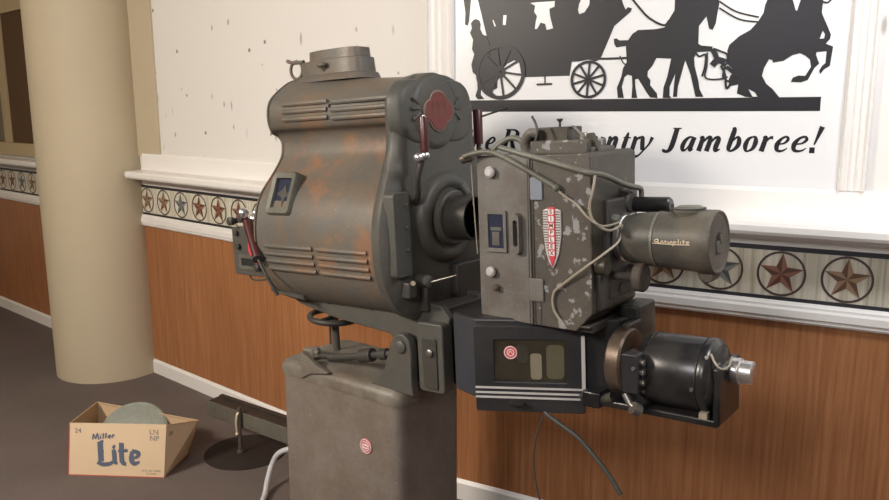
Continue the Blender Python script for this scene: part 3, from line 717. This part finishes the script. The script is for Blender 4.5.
# ---- projector head
b = B(TT)
prof = [(-.107, -.197), (-.104, .212), (.205, .214), (.212, .205), (.210, -.165), (.168, -.210)]
b.loft([[(x, v, w) for x, w in prof] for v in (-.12, .122)])
HD = b.done('projector_head', M['headoil'], PR, .008)
b = B(TT); b.sprism([(-.108, -.196), (-.104, .213), (.050, .213), (.048, -.206)], -.1245, -.118); b.done('film_door', M['head'], HD, .003)
b = B(TT); b.sprism([(.052, -.205), (.054, .210), (.208, .212), (.211, .16), (.209, -.163), (.166, -.208)], -.1225, -.118); q = b.done('side_plate', M['headchip'], HD, .004); q['label'] = 'side plate with heavily chipped dark paint'
# hinge lines and recess
b = B(TT)
b.sprism([(.052, -.205), (.057, -.205), (.059, .20), (.054, .20)], -.1245, -.1215); b.sprism([(.070, -.205), (.073, -.205), (.075, -.10), (.072, -.10)], -.1238, -.1215)
b.sprism([(.040, -.205), (.042, -.205), (.046, .20), (.044, .20)], -.1255, -.124)
b.done('hinge_seam', M['castd'], HD)
b = B(TT); b.sprism(rrect(.042, .082, -.145, -.088, .003), -.1275, -.124); b.done('hinge_lug', M['head'], HD, .002)
b = B(TT); b.sprism(rrect(.052, .086, .104, .158, .003), -.1275, -.124); b.done('name_tag', M['bluechip'], HD, .002)
# door window
b = B(TT); b.loft([[(x, v, w) for x, w in rr] for v, rr in ((-.122, rrect(-.082, -.018, -.028, .076, .003)), (-.131, rrect(-.082, -.018, -.028, .076, .003)), (-.130, rrect(-.073, -.027, -.019, .067, .002)), (-.120, rrect(-.073, -.027, -.019, .067, .002)))], cap=False)
b.done('door_window_frame', M['head'], HD)
b = B(TT); b.sprism([(-.075, -.021), (-.025, -.021), (-.025, .069), (-.075, .069)], -.1265, -.125); b.done('door_window_pane', M['dglass'], HD)
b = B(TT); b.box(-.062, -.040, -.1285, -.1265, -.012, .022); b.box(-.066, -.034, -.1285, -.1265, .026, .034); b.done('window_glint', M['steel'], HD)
b = B(TT); b.loft([[(x, v, w) for x, w in rr] for v, rr in ((-.123, rrect(.000, .028, -.030, .072, .012)), (-.142, rrect(.002, .026, -.028, .070, .011)), (-.142, rrect(.009, .022, -.010, .055, .006)), (-.130, rrect(.009, .022, -.010, .055, .006)))], cap=False)
b.done('door_handle', M['head'], HD)
b = B(TT); b.sprism(rrect(.009, .022, -.010, .055, .006), -.130, -.128); b.done('handle_recess', M['castd'], HD)
for (x, w, r, m, lb) in ((-.058, .172, .0145, 'strip', 'polished knob near the top of the door'), (-.066, -.079, .0135, 'strip', 'polished knob low on the door'), (-.052, -.119, .009, 'steel', 'small tarnished knob')):
    b = B(TT); b.lathe((x, -.124, w), (0, -1, 0), [(0, r*.6), (.006, r*.6), (.008, r), (.014, r*.95), (.018, r*.6)], 24); q = b.done('door_knob', M[m], HD); q['label'] = lb
# pointed name badge
b = B(TT); bd = [(.086, .080), (.086, .025), (.092, -.02), (.100, -.045), (.110, -.060), (.119, -.045), (.128, -.02), (.135, .025), (.135, .080), (.124, .084), (.097, .084)]
b.sprism(bd, -.1275, -.122); q = b.done('name_badge', M['strip'], HD, .0015)
b = B(TT)
for k in range(19):
    w = .076-k*.0062; hw = .0235 if w > .02 else max(.008, .0235-(.02-w)*.27)
    b.box(.1105-hw, .1105+hw, -.1283, -.1274, w, w+.0022)
b.done('badge_grooves', M['steel'], HD)
b = B(TT); b.sprism([(.101, .088), (.101, -.03), (.110, -.056), (.120, -.03), (.120, .088)], -.130, -.1272); b.done('badge_stripe', M['red'], HD, .001)
b = B(TT)
for k in range(7): b.sprism(rrect(.1035, .1175, .0705-k*.0165, .0835-k*.0165, .002), -.1310, -.1298)
b.done('badge_panels', M['white'], HD)
for k, ch in enumerate('SIMPLEX'):
    text_mesh('badge_letter', ch, (lambda k: (lambda x, z, h: TT((.1105+x, -.1311-h, .077-k*.0165+z))))(k), .0145, .0006, M['badge'], HD, bold=.0003)
# top deck
b = B(TT); b.box(.02, .178, -.07, .03, .21, .243); b.box(-.0, .19, -.06, .05, .21, .225); b.done('top_gearbox', M['headchip'], HD, .004)
b = B(TT); b.box(.0, .112, -.045, .03, .241, .275); b.done('top_cover', M['headoil'], HD, .003)
b = B(TT); b.tube([(.002, -.055, .215), (.0, -.06, .24), (.018, -.065, .262), (.035, -.06, .262)], .012); b.done('oil_elbow', M['head'], HD)
b = B(TT); b.cyl((.072, -.01, .275), (.072, -.01, .287), .003); b.lathe((.072, -.01, .286), (0, 0, 1), [(0, .003), (.006, .008), (.009, .008)], 14); b.done('thumb_screw', M['headoil'], HD)
b = B(TT); b.tube([(.048, -.09, .243), (.052, -.085, .265), (.045, -.08, .285), (.032, -.075, .303)], .003); b.done('bent_wire', M['castd'], HD)
b = B(TT); b.lathe((.142, -.02, .241), (0, 0, 1), [(0, .012), (.012, .012), (.018, .008)], 16); b.tube([(.11, -.02, .272), (.122, -.03, .272), (.135, -.03, .26), (.148, -.03, .247)], .004); b.done('oil_cup', M['steel'], HD)
b = B(TT); b.sprism([(.160, .21), (.165, .256), (.180, .258), (.200, .21)], -.05, -.035); b.done('top_gusset', M['headoil'], HD, .002)
# conduit pipes
b = B(TT); b.tube([(-.125, -.15, .212), (-.093, -.145, .220), (-.05, -.140, .221), (-.01, -.138, .207), (.06, -.136, .172), (.125, -.134, .137)], .0066); b.ball((.128, -.134, .134), .009); q = b.done('conduit_pipe', M['conduit'], HD)
b = B(TT); b.tube([(-.03, -.13, .232), (.0, -.13, .224), (.10, -.135, .199), (.20, -.135, .172), (.235, -.10, .160), (.24, 0, .131), (.24, .075, .118), (.24, .090, .108), (.24, .09, .085)], .0068); b.done('conduit_pipe', M['conduit'], HD)
b = B(TT); b.tube([(-.11, -.06, .205), (-.09, -.055, .232), (-.05, -.05, .252), (-.02, -.05, .246), (.0, -.05, .222), (.01, -.05, .21)], .0075); b.done('conduit_hose', M['conduit'], HD)
b = B(TT); b.cyl((-.14, -.135, .205), (-.11, -.135, .212), .012); b.done('conduit_coupling', M['steel'], HD)
b = B(TT); b.tube([(-.125, -.12, .20), (-.122, -.12, .12), (-.118, -.12, .03), (-.122, -.11, -.04)], .0018); b.done('coupling_wire', M['wire'], HD)
# front face gear
b = B(TT); b.box(.205, .225, -.06, .10, -.14, .10); b.box(.205, .222, .03, .11, .06, .12); b.cyl((.21, .055, .085), (.232, .055, .085), .026); b.box(.208, .222, -.10, -.04, -.16, -.07); b.done('lens_mount', M['castd'], HD, .005)
b = B(TT); b.lathe((.225, -.035, .052), (1, 0, 0), [(0, .012), (.012, .012), (.016, .009)], 20); b.done('focus_knob', M['conduit'], HD)
b = B(TT); b.cyl((.215, -.10, -.05), (.24, -.10, -.05), .02); b.cyl((.212, .05, -.09), (.25, .05, -.09), .022); b.cyl((.212, .0, -.12), (.23, .0, -.12), .012); b.done('gear_cover', M['headoil'], HD)
b = B(TT); b.tube([(.118, -.130, .136), (.150, -.133, .115), (.178, -.133, .098), (.21, -.14, .070), (.235, -.12, .047), (.24, -.05, .045), (.24, .0, .052), (.24, .04, .058)], .0028, 6)
b.tube([(.229, -.133, .163), (.226, -.14, .13), (.218, -.142, .095), (.222, -.135, .062), (.24, -.11, .037), (.245, -.07, .034), (.245, -.02, .045), (.245, .035, .058)], .0032, 6)
b.tube([(.25, -.04, .040), (.25, -.06, .005), (.235, -.11, -.02), (.20, -.135, -.050), (.14, -.131, -.094), (.112, -.13, -.120), (.112, -.13, -.16), (.14, -.13, -.196)], .0032, 6)
b.done('loose_wires', M['wire'], HD)
# black tube behind the lens
b = B(TT); b.lathe((0, .07, .078), (1, 0, .0), [(.21, .012), (.225, .019), (.320, .019), (.325, .014)], 24); b.done('black_damper_tube', M['black'], HD)

# ---- lens
b = B(TT); b.lathe((0, 0, .004), (1, 0, 0), [(.208, .045), (.222, .047), (.228, .052), (.25, .054), (.262, .059), (.295, .0635), (.33, .0645), (.418, .0695), (.426, .0725), (.458, .0725), (.462, .070), (.462, .062), (.454, .058), (.454, .02)], 64)
LN = b.done('projection_lens', M['lens'], PR)
b = B(TT); b.lathe((0, 0, .004), (1, 0, 0), [(.230, .0535), (.232, .0555), (.242, .0565), (.244, .0535)], 56, cap=False); b.done('focus_ring', M['chrome'], LN)
b = B(TT); b.lathe((0, 0, .004), (1, 0, 0), [(.325, .064), (.325, .0662), (.331, .0666), (.331, .0644)], 56, cap=False); b.done('clamp_band', M['conduit'], LN)
b = B(TT); b.lathe((0, 0, .004), (1, 0, 0), [(.4615, .0705), (.4635, .0705), (.464, .066), (.460, .060), (.460, .03), (.4615, .024), (.4615, .001)], 56); b.done('lens_cap', M['lensend'], LN)
b = B(TT); b.box(.460, .465, -.02, .012, -.02, .008); b.box(.460, .467, .0, .008, .0, .02); b.done('cap_grip', M['lens'], LN, .002)
b = B(TT); b.sprism([(.420, -.058), (.460, -.058), (.455, -.082), (.440, -.088), (.426, -.078)], -.02, .02); b.done('lower_lug', M['lensend'], LN, .003)
b = B(TT); b.lathe((.395, 0, .060), (0, 0, 1), [(0, .032), (.010, .034), (.012, .036), (.018, .036), (.019, .032), (.024, .026)], 32); b.done('iris_knob', M['conduit'], LN)
b = B(TT); b.lathe((.395, 0, .077), (0, 0, 1), [(0, .037), (.003, .037)], 32); b.cyl((.355, 0, .066), (.355, 0, .088), .004); b.done('iris_rim', M['castd'], LN)
scr = [[(0, .2, .1), (.2, .45, .14), (.1, .75, .1), (-.1, .4, .1), (.3, .1, .08)], [(.35, .1, .1), (.45, .55, .1), (.55, .15, .08), (.7, .5, .12), (.75, .1, .08)], [(.85, .5, .12), (.95, .1, .1), (1.1, .5, .1), (1.1, .1, .08)],
       [(1.25, .5, .12), (1.22, -.35, .12)], [(1.22, .45, .1), (1.45, .4, .1), (1.3, .1, .08)], [(1.6, .9, .12), (1.58, .1, .1)], [(1.75, .5, .12), (1.75, .1, .1)], [(1.95, .8, .12), (1.95, .1, .1)], [(1.85, .5, .08), (2.1, .5, .08)], [(2.15, .3, .1), (2.35, .45, .1), (2.2, .5, .1), (2.2, .1, .1), (2.5, .15, .08)], [(-.2, .02, .1), (1.2, -.05, .13), (2.5, .0, .08)]]
def lenscript(x, y, h):
    a = -1.571-.9+.02 ; r = .0685
    th = y/r
    return TT((.343+x, -(r+h)*cos(th+.05), .004+(r+h)*sin(th+.05)))
strokes_mesh('script_emblem', [[(x*.033, y*.0125-.002, w*.018) for x, y, w in q] for q in scr], lenscript, .0012, M['gold'], LN, 4)
b = B(TT); b.lathe((.262, -.04, -.082), (1, 0, .0), [(0, .012), (.02, .012), (.022, .033), (.040, .034), (.044, .031)], 36); b.cyl((.21, -.04, -.082), (.27, -.04, -.082), .010); b.done('hand_knob', M['lensend'], LN)

# ---- soundhead
b = B(TT)
plan = [(-.190, -.137), (-.100, -.170), (.150, -.052), (.225, -.012), (.240, .03), (.240, .12), (-.19, .12)]
b.loft([[(x, y, w) for x, y in plan] for w in (-.408, -.196)])
SH = b.done('soundhead', [M['sound']], PR, .006)
dx = Vector((.250, .118)).normalized(); nx = Vector((dx.y, -dx.x))
def pan(a, w, o):   # on the slanted front door: a along it, w up, o outwards
    return (-.100+dx.x*a+nx.x*o, -.170+dx.y*a+nx.y*o, w)
LW = .2765
def ppan(b, poly, o0, o1): b.loft([[pan(a, w, o) for a, w in poly] for o in (o0, o1)]); return b
b = B(TT)
outer = rrect(0, LW, -.437, -.213, .006, 3); innr = rrect(.050, .232, -.358, -.248, .004, 3)
b.loft([[pan(a, w, o) for a, w in rr] for rr, o in ((outer, -.03), (outer, .010), (innr, .010), (innr, .0006))], cap=False)
ppan(b, [(0, -.437), (LW, -.437), (LW, -.40), (0, -.40)], -.04, -.0)
DR = b.done('soundhead_door', M['sound'], SH, .002)
b = B(TT); ppan(b, innr, .0055, .0065); b.done('door_glass', M['glass'], SH)
b = B(TT); ppan(b, rrect(.05, .232, -.358, -.248, .003), .0005, .0012); q = b.done('film_compartment', M['innerdark'], SH)
b = B(TT); ppan(b, rrect(.142, .170, -.352, -.285, .008), .0010, .0035); b.done('sound_drum', M['inner'], SH)
b = B(TT); ppan(b, rrect(.182, .226, -.350, -.262, .012), .0010, .0024); b.done('film_gate', M['traymid'], SH)
b = B(TT); ppan(b, rrect(.105, .135, -.310, -.262, .012), .0010, .0024); b.done('idler_roller', M['steel'], SH)
b = B(TT); b.lathe(pan(.093, -.282, .0065), (nx.x, nx.y, 0), [(0, .0175), (.001, .0175)], 32); q = b.done('round_sticker', M['red'], SH)
b = B(TT)
for k in (.0155, .0085): b.ring(pan(.093, -.282, .0077), (nx.x, nx.y, 0), k, .0012, 28, 6)
b.tube([pan(.088, -.286, .008), pan(.093, -.278, .008), pan(.098, -.286, .008)], .001, 6); b.done('sticker_print', M['white'], SH)
b = B(TT)
for w in (-.376, -.389, -.401): ppan(b, rrect(.000, LW, w, w+.0048, .0018, 2), .006, .013)
b.done('chrome_strip', M['strip'], SH)
b = B(TT); ppan(b, rrect(LW-.007, LW+.002, -.41, -.235, .002, 2), .006, .014); b.done('corner_strip', M['strip'], SH)
b = B(TT); ppan(b, rrect(.085, .125, -.416, -.409, .003, 2), .009, .026); b.done('door_pull', M['black'], SH)
b = B(TT); b.loft([[(x, y, w) for x, y in [(-.1905, -.1375), (-.102, -.1705), (-.102, -.168), (-.1905, -.134)]] for w in (-.404, -.200)]); q = b.done('side_panel', M['soundl'], SH, .001); q['label'] = 'pale blue grey bevelled side panel'
b = B(TT); b.box(-.06, -.03, -.12, -.09, -.205, -.19); b.box(.0, .20, -.10, .10, -.215, -.195); b.box(-.10, .20, -.12, .12, -.20, -.194); b.done('mounting_spacer', M['castd'], SH, .002)
b = B(TT); b.box(.205, .258, .03, .13, -.29, -.17); b.box(.16, .246, -.03, .10, -.42, -.38); b.cyl((.235, .0, -.33), (.262, .0, -.33), .035); b.box(.24, .262, -.03, .04, -.26, -.2); q = b.done('gear_casing', M['oilblack'], SH, .006)
b = B(TT); b.tube([(.18, -.07, -.40), (.21, -.075, -.385), (.24, -.08, -.37)], .013); b.lathe((.165, -.06, -.405), (0, 0, 1), [(0, .02), (.02, .024), (.03, .014)], 20); b.done('gear_linkage', M['oilblack'], SH)

# ---- drive motor
MC = Vector((0, -.02, -.300))
b = B(TT); b.lathe(MC, (1, 0, 0), [(.292, .03), (.294, .060), (.302, .076), (.318, .083), (.326, .085), (.445, .085), (.450, .083), (.470, .080), (.480, .066), (.486, .03)], 56)
MT = b.done('drive_motor', M['black'], PR)
b = B(TT); b.lathe(MC, (1, 0, 0), [(.325, .0853), (.3255, .0868), (.328, .0868), (.3285, .0853)], 56, cap=False); b.lathe(MC, (1, 0, 0), [(.443, .0853), (.4435, .0868), (.446, .0868), (.4465, .085)], 56, cap=False); b.done('motor_seam', M['sound'], MT)
b = B(TT); b.lathe(MC, (1, 0, 0), [(.446, .0855), (.452, .087), (.462, .087), (.468, .083), (.476, .074), (.478, .03)], 48); b.box(.452, .472, -.10, -.075, -.33, -.30); b.done('end_bell', M['black'], MT, .002)
b = B(TT); b.lathe((0, -.03, -.290), (1, 0, 0), [(.206, .012), (.226, .02), (.228, .074), (.233, .078), (.262, .078), (.267, .074), (.267, .03), (.30, .018)], 56); FLW = b.done('flywheel', M['brownsteel'], MT)
FLW['label'] = 'brown rusty steel flywheel disc'
b = B(TT); b.box(.17, .490, -.085, .065, -.398, -.380); b.sprism([(.478, -.395), (.494, -.395), (.494, -.262), (.478, -.262)], -.085, .055); b.box(.16, .21, -.09, -.04, -.405, -.365); b.done('motor_cradle', M['black'], MT, .005)
b = B(TT); b.box(.288, .327, -.135, -.100, -.334, -.242); JB = b.done('junction_box', M['sound'], MT, .003)
b = B(TT); b.lathe((.317, -.135, -.274), (0, -1, 0), [(0, .005), (.004, .004)], 12)
for w in (-.262, -.285, -.31): b.cyl((.327, -.118, w), (.336, -.118, w), .007)
b.done('terminal_screw', M['steel'], MT)
b = B(TT); b.lathe((0, -.01, -.283), (1, 0, 0), [(.484, .018), (.498, .022), (.500, .029), (.516, .030), (.518, .026), (.542, .0255), (.544, .022)], 36); b.done('inching_knob', M['chrome'], MT)
b = B(TT); b.tube([(.285, -.11, -.345), (.30, -.115, -.365), (.318, -.12, -.372)], .009); b.cyl((.312, -.13, -.368), (.322, -.118, -.378), .015); b.done('cable_clamp', M['steel'], MT)
b = B(TT)
for (x, w) in ((.325, -.335), (.44, -.31), (.465, -.24)): b.lathe((x, -.02-math.sqrt(max(.0001, .086**2-(w+.30)**2)), w), (0, -1, (w+.3)*5), [(0, .005), (.004, .004)], 12)
b.done('motor_screw', M['steel'], MT)
b = B(TT); b.tube([(.470, -.07, -.235), (.485, -.085, -.25), (.497, -.08, -.262), (.502, -.05, -.262), (.50, -.02, -.25)], .0025); b.box(.450, .468, -.09, -.07, -.38, -.366); b.done('motor_lead', M['wire'], MT)

# ---- cables hanging below the soundhead
b = B(TT); b.tube([(.055, -.09, -.40), (.061, -.10, -.436), (.10, -.10, -.458), (.150, -.10, -.482), (.195, -.10, -.520), (.235, -.10, -.562), (.266, -.10, -.605)], .0058, 10); b.done('thick_cable', M['rubber'], PR)
b = B(TT); b.tube([(.055, -.09, -.40), (.055, -.10, -.45), (.035, -.10, -.50), (.024, -.10, -.56), (.026, -.10, -.62), (.042, -.10, -.69), (.08, -.09, -.78), (.14, -.05, -.90), (.2, .05, -1.05), (.27, .12, -1.25)], .0022, 8); b.done('thin_cable', M['rubber'], PR)

# ================================================================ CARDBOARD BOX AND FILM CAN
EB = math.atan2(.188, .4)
BX = empty('cardboard_box', (-3.043, -.673, 0), EB)
tag(BX, 'open tan cardboard beer carton with blue lettering on the carpet near the column', 'box')
bot = [(0, 0), (.442, 0), (.45, .25), (0, .265)]; top = [(.030, .0, .247), (.470, .0, .250), (.55, .165, .205), (.012, .27, .240)]
def quadwall(p, q, P_, Q_, th=.004):
    b = B(); a = [Vector((*p, .0)), Vector((*q, .0)), Vector(Q_), Vector(P_)]
    n_ = (a[1]-a[0]).cross(a[3]-a[0]).normalized()
    # outward normal already points outwards for this winding; thicken inward
    b.loft([a, [x-n_*th for x in a]]); return b
nmz = ['front_wall', 'right_wall', 'rear_wall', 'left_wall']
for i in range(4):
    j = (i+1) % 4
    quadwall(bot[i], bot[j], top[i], top[j]).done(nmz[i], M['card'] if i in (0, 1) else M['cardin'], BX, smooth=False)
b = B(); b.loft([[(x, y, z) for x, y in ((.004, .004), (.438, .004), (.445, .246), (.004, .26))] for z in (.001, .006)]); b.done('box_bottom', M['cardin'], BX, smooth=False)
fp = lambda x, z, h: Vector((x, -.0005-h, z))
fpw = lambda x, z, h: fp(x*1.0+.038, z-.004, h)
# blackletter-like word
def bl(pts, w): return [(x, y, w) for x, y in pts]
LT = []
LT += [[(.125, .165, .018), (.122, .075, .018)], [(.112, .160, .006), (.140, .172, .008)], [(.105, .072, .014), (.130, .060, .014), (.165, .066, .012), (.172, .078, .006)], [(.112, .118, .006), (.138, .124, .006)]]   # L
LT += [[(.185, .125, .014), (.184, .072, .014)], [(.178, .122, .012), (.192, .130, .008)], [(.180, .074, .012), (.196, .066, .008)], [(.181, .148, .013), (.191, .142, .013)]]  # i
LT += [[(.222, .165, .014), (.218, .078, .015), (.236, .066, .012)], [(.205, .125, .010), (.248, .130, .010)]]          # t
LT += [[(.268, .126, .010), (.262, .090, .016), (.272, .068, .014), (.298, .078, .007)], [(.268, .128, .012), (.296, .120, .014), (.288, .100, .009), (.264, .094, .008)]]     # e
strokes_mesh('carton_wordmark', [[(x, y, w*1.45) for x, y, w in q] for q in LT], fpw, .0006, M['blueink'], BX, 3)
# script word above
MS = []
x = .092
for k, ltr in enumerate('Miller'):
    h = .026 if ltr in 'Ml' else .014
    y = .176+(x-.09)*.12
    if ltr == 'M': MS += [[(x, y, .004), (x+.006, y+.026, .004), (x+.014, y+.004, .004), (x+.024, y+.030, .004), (x+.028, y, .004)]]; x += .036
    elif ltr == 'l': MS += [[(x, y, .004), (x+.005, y+.026, .004)]]; x += .012
    elif ltr == 'i': MS += [[(x, y, .004), (x+.002, y+.014, .004)], [(x+.003, y+.019, .004), (x+.004, y+.022, .004)]]; x += .012
    elif ltr == 'e': MS += [[(x, y+.006, .0035), (x+.012, y+.010, .0035), (x+.006, y+.014, .0035), (x, y+.004, .0035), (x+.010, y, .003)]]; x += .018
    else: MS += [[(x, y, .004), (x+.003, y+.013, .004), (x+.012, y+.012, .004)]]; x += .016
strokes_mesh('carton_script', [[(x, y, w*1.5) for x, y, w in q] for q in MS], fpw, .0006, M['blueink'], BX, 4)
for (s_, x, z, sz, m) in (('LN', .412, .214, .034, 'greyink'), ('NP', .412, .184, .034, 'greyink'), ('24', .066, .212, .032, 'greyink'), ('12 FL. OZ. CANS', .385, .032, .012, 'greyink'), ('24 CANS', .385, .018, .012, 'greyink')):
    text_mesh('carton_small_print', s_, (lambda x0, z0: (lambda x, z, h: fp(x0+x, z0+z, h)))(x, z), sz, .0005, M[m], BX)
b = B(); b.loft([[(x, y, z) for x, z in ((0, .002), (.004, .002), (.032, .24), (.028, .24))] for y in (-.0012, 0)]); b.box(.0, .44, -.0012, 0, .0, .004); b.done('red_edge_print', M['redink'], BX, smooth=False)
sv = Vector((.45-.442, .25, 0)); 
def sp_(x, z, h):
    a, c = Vector((.442, 0, 0)), Vector((.470, 0, .250)); d0, d1 = Vector((.45, .25, 0)), Vector((.55, .165, .205))
    u_ = x/.24; w_ = z/.245
    p = a*(1-u_)*(1-w_)+d0*u_*(1-w_)+c*(1-u_)*w_+d1*u_*w_
    return p+Vector((.0008+h, -.0008, 0))
text_mesh('carton_small_print', 'Lite', lambda x, z, h: sp_(.13+x, .125+z, h), .085, .0005, M['blueink'], BX, bold=.002)
text_mesh('carton_small_print', '24', lambda x, z, h: sp_(.035+x, .20+z, h), .03, .0005, M['greyink'], BX)

# round metal can leaning inside the box
e1 = Vector((cos(EB), sin(EB), 0)); e2 = Vector((-sin(EB), cos(EB), 0))
cb = Vector((-3.043, -.673, 0))+e1*.242+e2*.135+Vector((0, 0, .132))
FCN = empty('film_can', tuple(cb)); tag(FCN, 'round dull silver metal film can leaning inside the cardboard carton', 'film can')
axd = (-e2*.71+Vector((0, 0, .70))).normalized()
b = B(); b.lathe((0, 0, 0), axd, [(-.012, .158), (-.009, .166), (.004, .166), (.008, .164), (.012, .150), (.018, .11), (.024, .05), (.025, .002)], 64)
CB_ = b.done('can_body', M['tin'], FCN)
b = B(); b.ring(axd*.010, axd, .156, .0025, 64, 8); b.lathe(axd*.0245, axd, [(0, .012), (.003, .010)], 20); b.done('can_lid_bead', M['tin'], FCN)

# ================================================================ LOW STAND WITH TRAY
dt = Vector((.60, -.075, 0)).normalized(); TS = empty('tray_stand', (-2.515, -.145, 0), math.atan2(dt.y, dt.x))
tag(TS, 'low grey green metal tray on a thin post with dark round base', 'stand')
b = B(); b.lathe((0, .03, 0), (0, 0, 1), [(0, .19), (.005, .19), (.009, .182), (.010, .001)], 56); b.done('base_plate', M['base'], TS)
b = B(); b.cyl((0, 0, .008), (.006, .0, .235), .0085); b.cyl((0, 0, .008), (0, 0, .02), .016); b.done('post', M['steel'], TS)
b = B(); b.tube([(0, -.012, .11), (.003, -.018, .16), (.006, -.014, .20), (.006, .0, .215)], .006); b.ball((0, -.014, .108), .009); b.done('post_clamp', M['gold'], TS)
b = B()
x0, x1 = -.26, .36
b.box(x0, x1, .015, .105, .128, .134); b.box(x0, x1, .015, .021, .128, .205); b.box(x0, x1, .099, .105, .128, .205); b.box(x0, x0+.006, .015, .105, .128, .205); b.box(x1-.006, x1, .015, .105, .128, .205)
b.done('tray', M['traym'], TS, .004)
b = B(); b.box(x0+.006, x1-.006, .028, .105, .196, .202); b.box(x0+.004, x1-.004, .085, .108, .202, .212); b.done('tray_cover', M['traytop'], TS, .002)

# ---- pale hose rising from the floor behind the pedestal
b = B(); 
hp = [(-1.98, -.66, .012), (-2.06, -.52, .012), (-2.12, -.415, .017), (-2.165, -.345, .045), (-2.168, -.31, .10), (-2.13, -.305, .16), (-2.04, -.31, .20), (-1.94, -.33, .19), (-1.87, -.36, .12), (-1.83, -.40, .03), (-1.76, -.50, .0125)]
b.tube(hp, .0115, 14)
o = b.done('power_hose', M['hose']); tag(o, 'pale grey flexible hose looping up from the carpet beside the pedestal', 'hose')

SPLIT = ('crank_lever', 'motor_lead', 'pivot_bracket', 'lower_lugs', 'harness_silhouette', 'control_knob', 'gear_cover', 'handle_ball', 'rib_slot', 'cast_rays', 'sound_drum', 'chrome_strip', 'terminal_screw',
         'motor_screw', 'loose_wires', 'badge_panels', 'box_bottom', 'oil_cup', 'motor_seam', 'hinge_seam', 'window_glint', 'mounting_spacer')
REN = {'harness_silhouette': 'harness_silhouette', 'cast_rays': 'cast_ray', 'loose_wires': 'loose_wire', 'lower_lugs': 'lower_lug', 'badge_panels': 'badge_panel'}
for o in list(C.objects):
    k = o.name.split('.')[0]
    if o.type == 'MESH' and k in SPLIT:
        for q in split(o):
            if k in REN: q.name = REN[k]

# ================================================================ LIGHTS
def area(nm, loc, tgt, size, energy, col, sy=None):
    l = bpy.data.lights.new(nm, 'AREA'); l.energy = energy; l.color = col; l.size = size
    if sy: l.shape = 'RECTANGLE'; l.size_y = sy
    o = bpy.data.objects.new(nm, l); C.objects.link(o); o.location = loc
    o.rotation_euler = (Vector(tgt)-Vector(loc)).to_track_quat('-Z', 'Y').to_euler()
    return o
area('overhead_area_light', (-3.0, -3.3, 2.70), (-2.0, -.6, 0.6), .6, 120, (1, .90, .77))
area('overhead_area_light', (.55, -.95, 2.70), (.2, 0, 1.2), .5, 26, (.95, .97, 1))  # added light that grazes and brightens the right wall, no known fixture
area('overhead_area_light', (-.7, -3.8, 2.70), (-.8, 0, 1.0), .7, 45, (.98, .97, .97))
area('overhead_area_light', (-6.6, -1.6, 2.70), (-6.4, 1, .8), .5, 9, (1, .70, .36))
wd = bpy.data.worlds.new('world'); wd.use_nodes = True; sc.world = wd
wd.node_tree.nodes['Background'].inputs['Color'].default_value = (1, .94, .86, 1)
wd.node_tree.nodes['Background'].inputs['Strength'].default_value = .35

# ================================================================ CAMERA
cam = bpy.data.cameras.new('camera'); co = bpy.data.objects.new('camera', cam); C.objects.link(co)
cam.sensor_width = 36; cam.lens = 36*F_PX/889; cam.clip_start = .02
mw = Matrix((( RT.x, UP.x, -FW.x, EYEP.x), (RT.y, UP.y, -FW.y, EYEP.y), (RT.z, UP.z, -FW.z, EYEP.z), (0, 0, 0, 1)))
co.matrix_world = mw; sc.camera = co
sc.view_settings.view_transform = 'Standard'; sc.view_settings.look = 'None'; sc.view_settings.gamma = 1
sc.view_settings.use_curve_mapping = False; sc.view_settings.exposure = 0.6
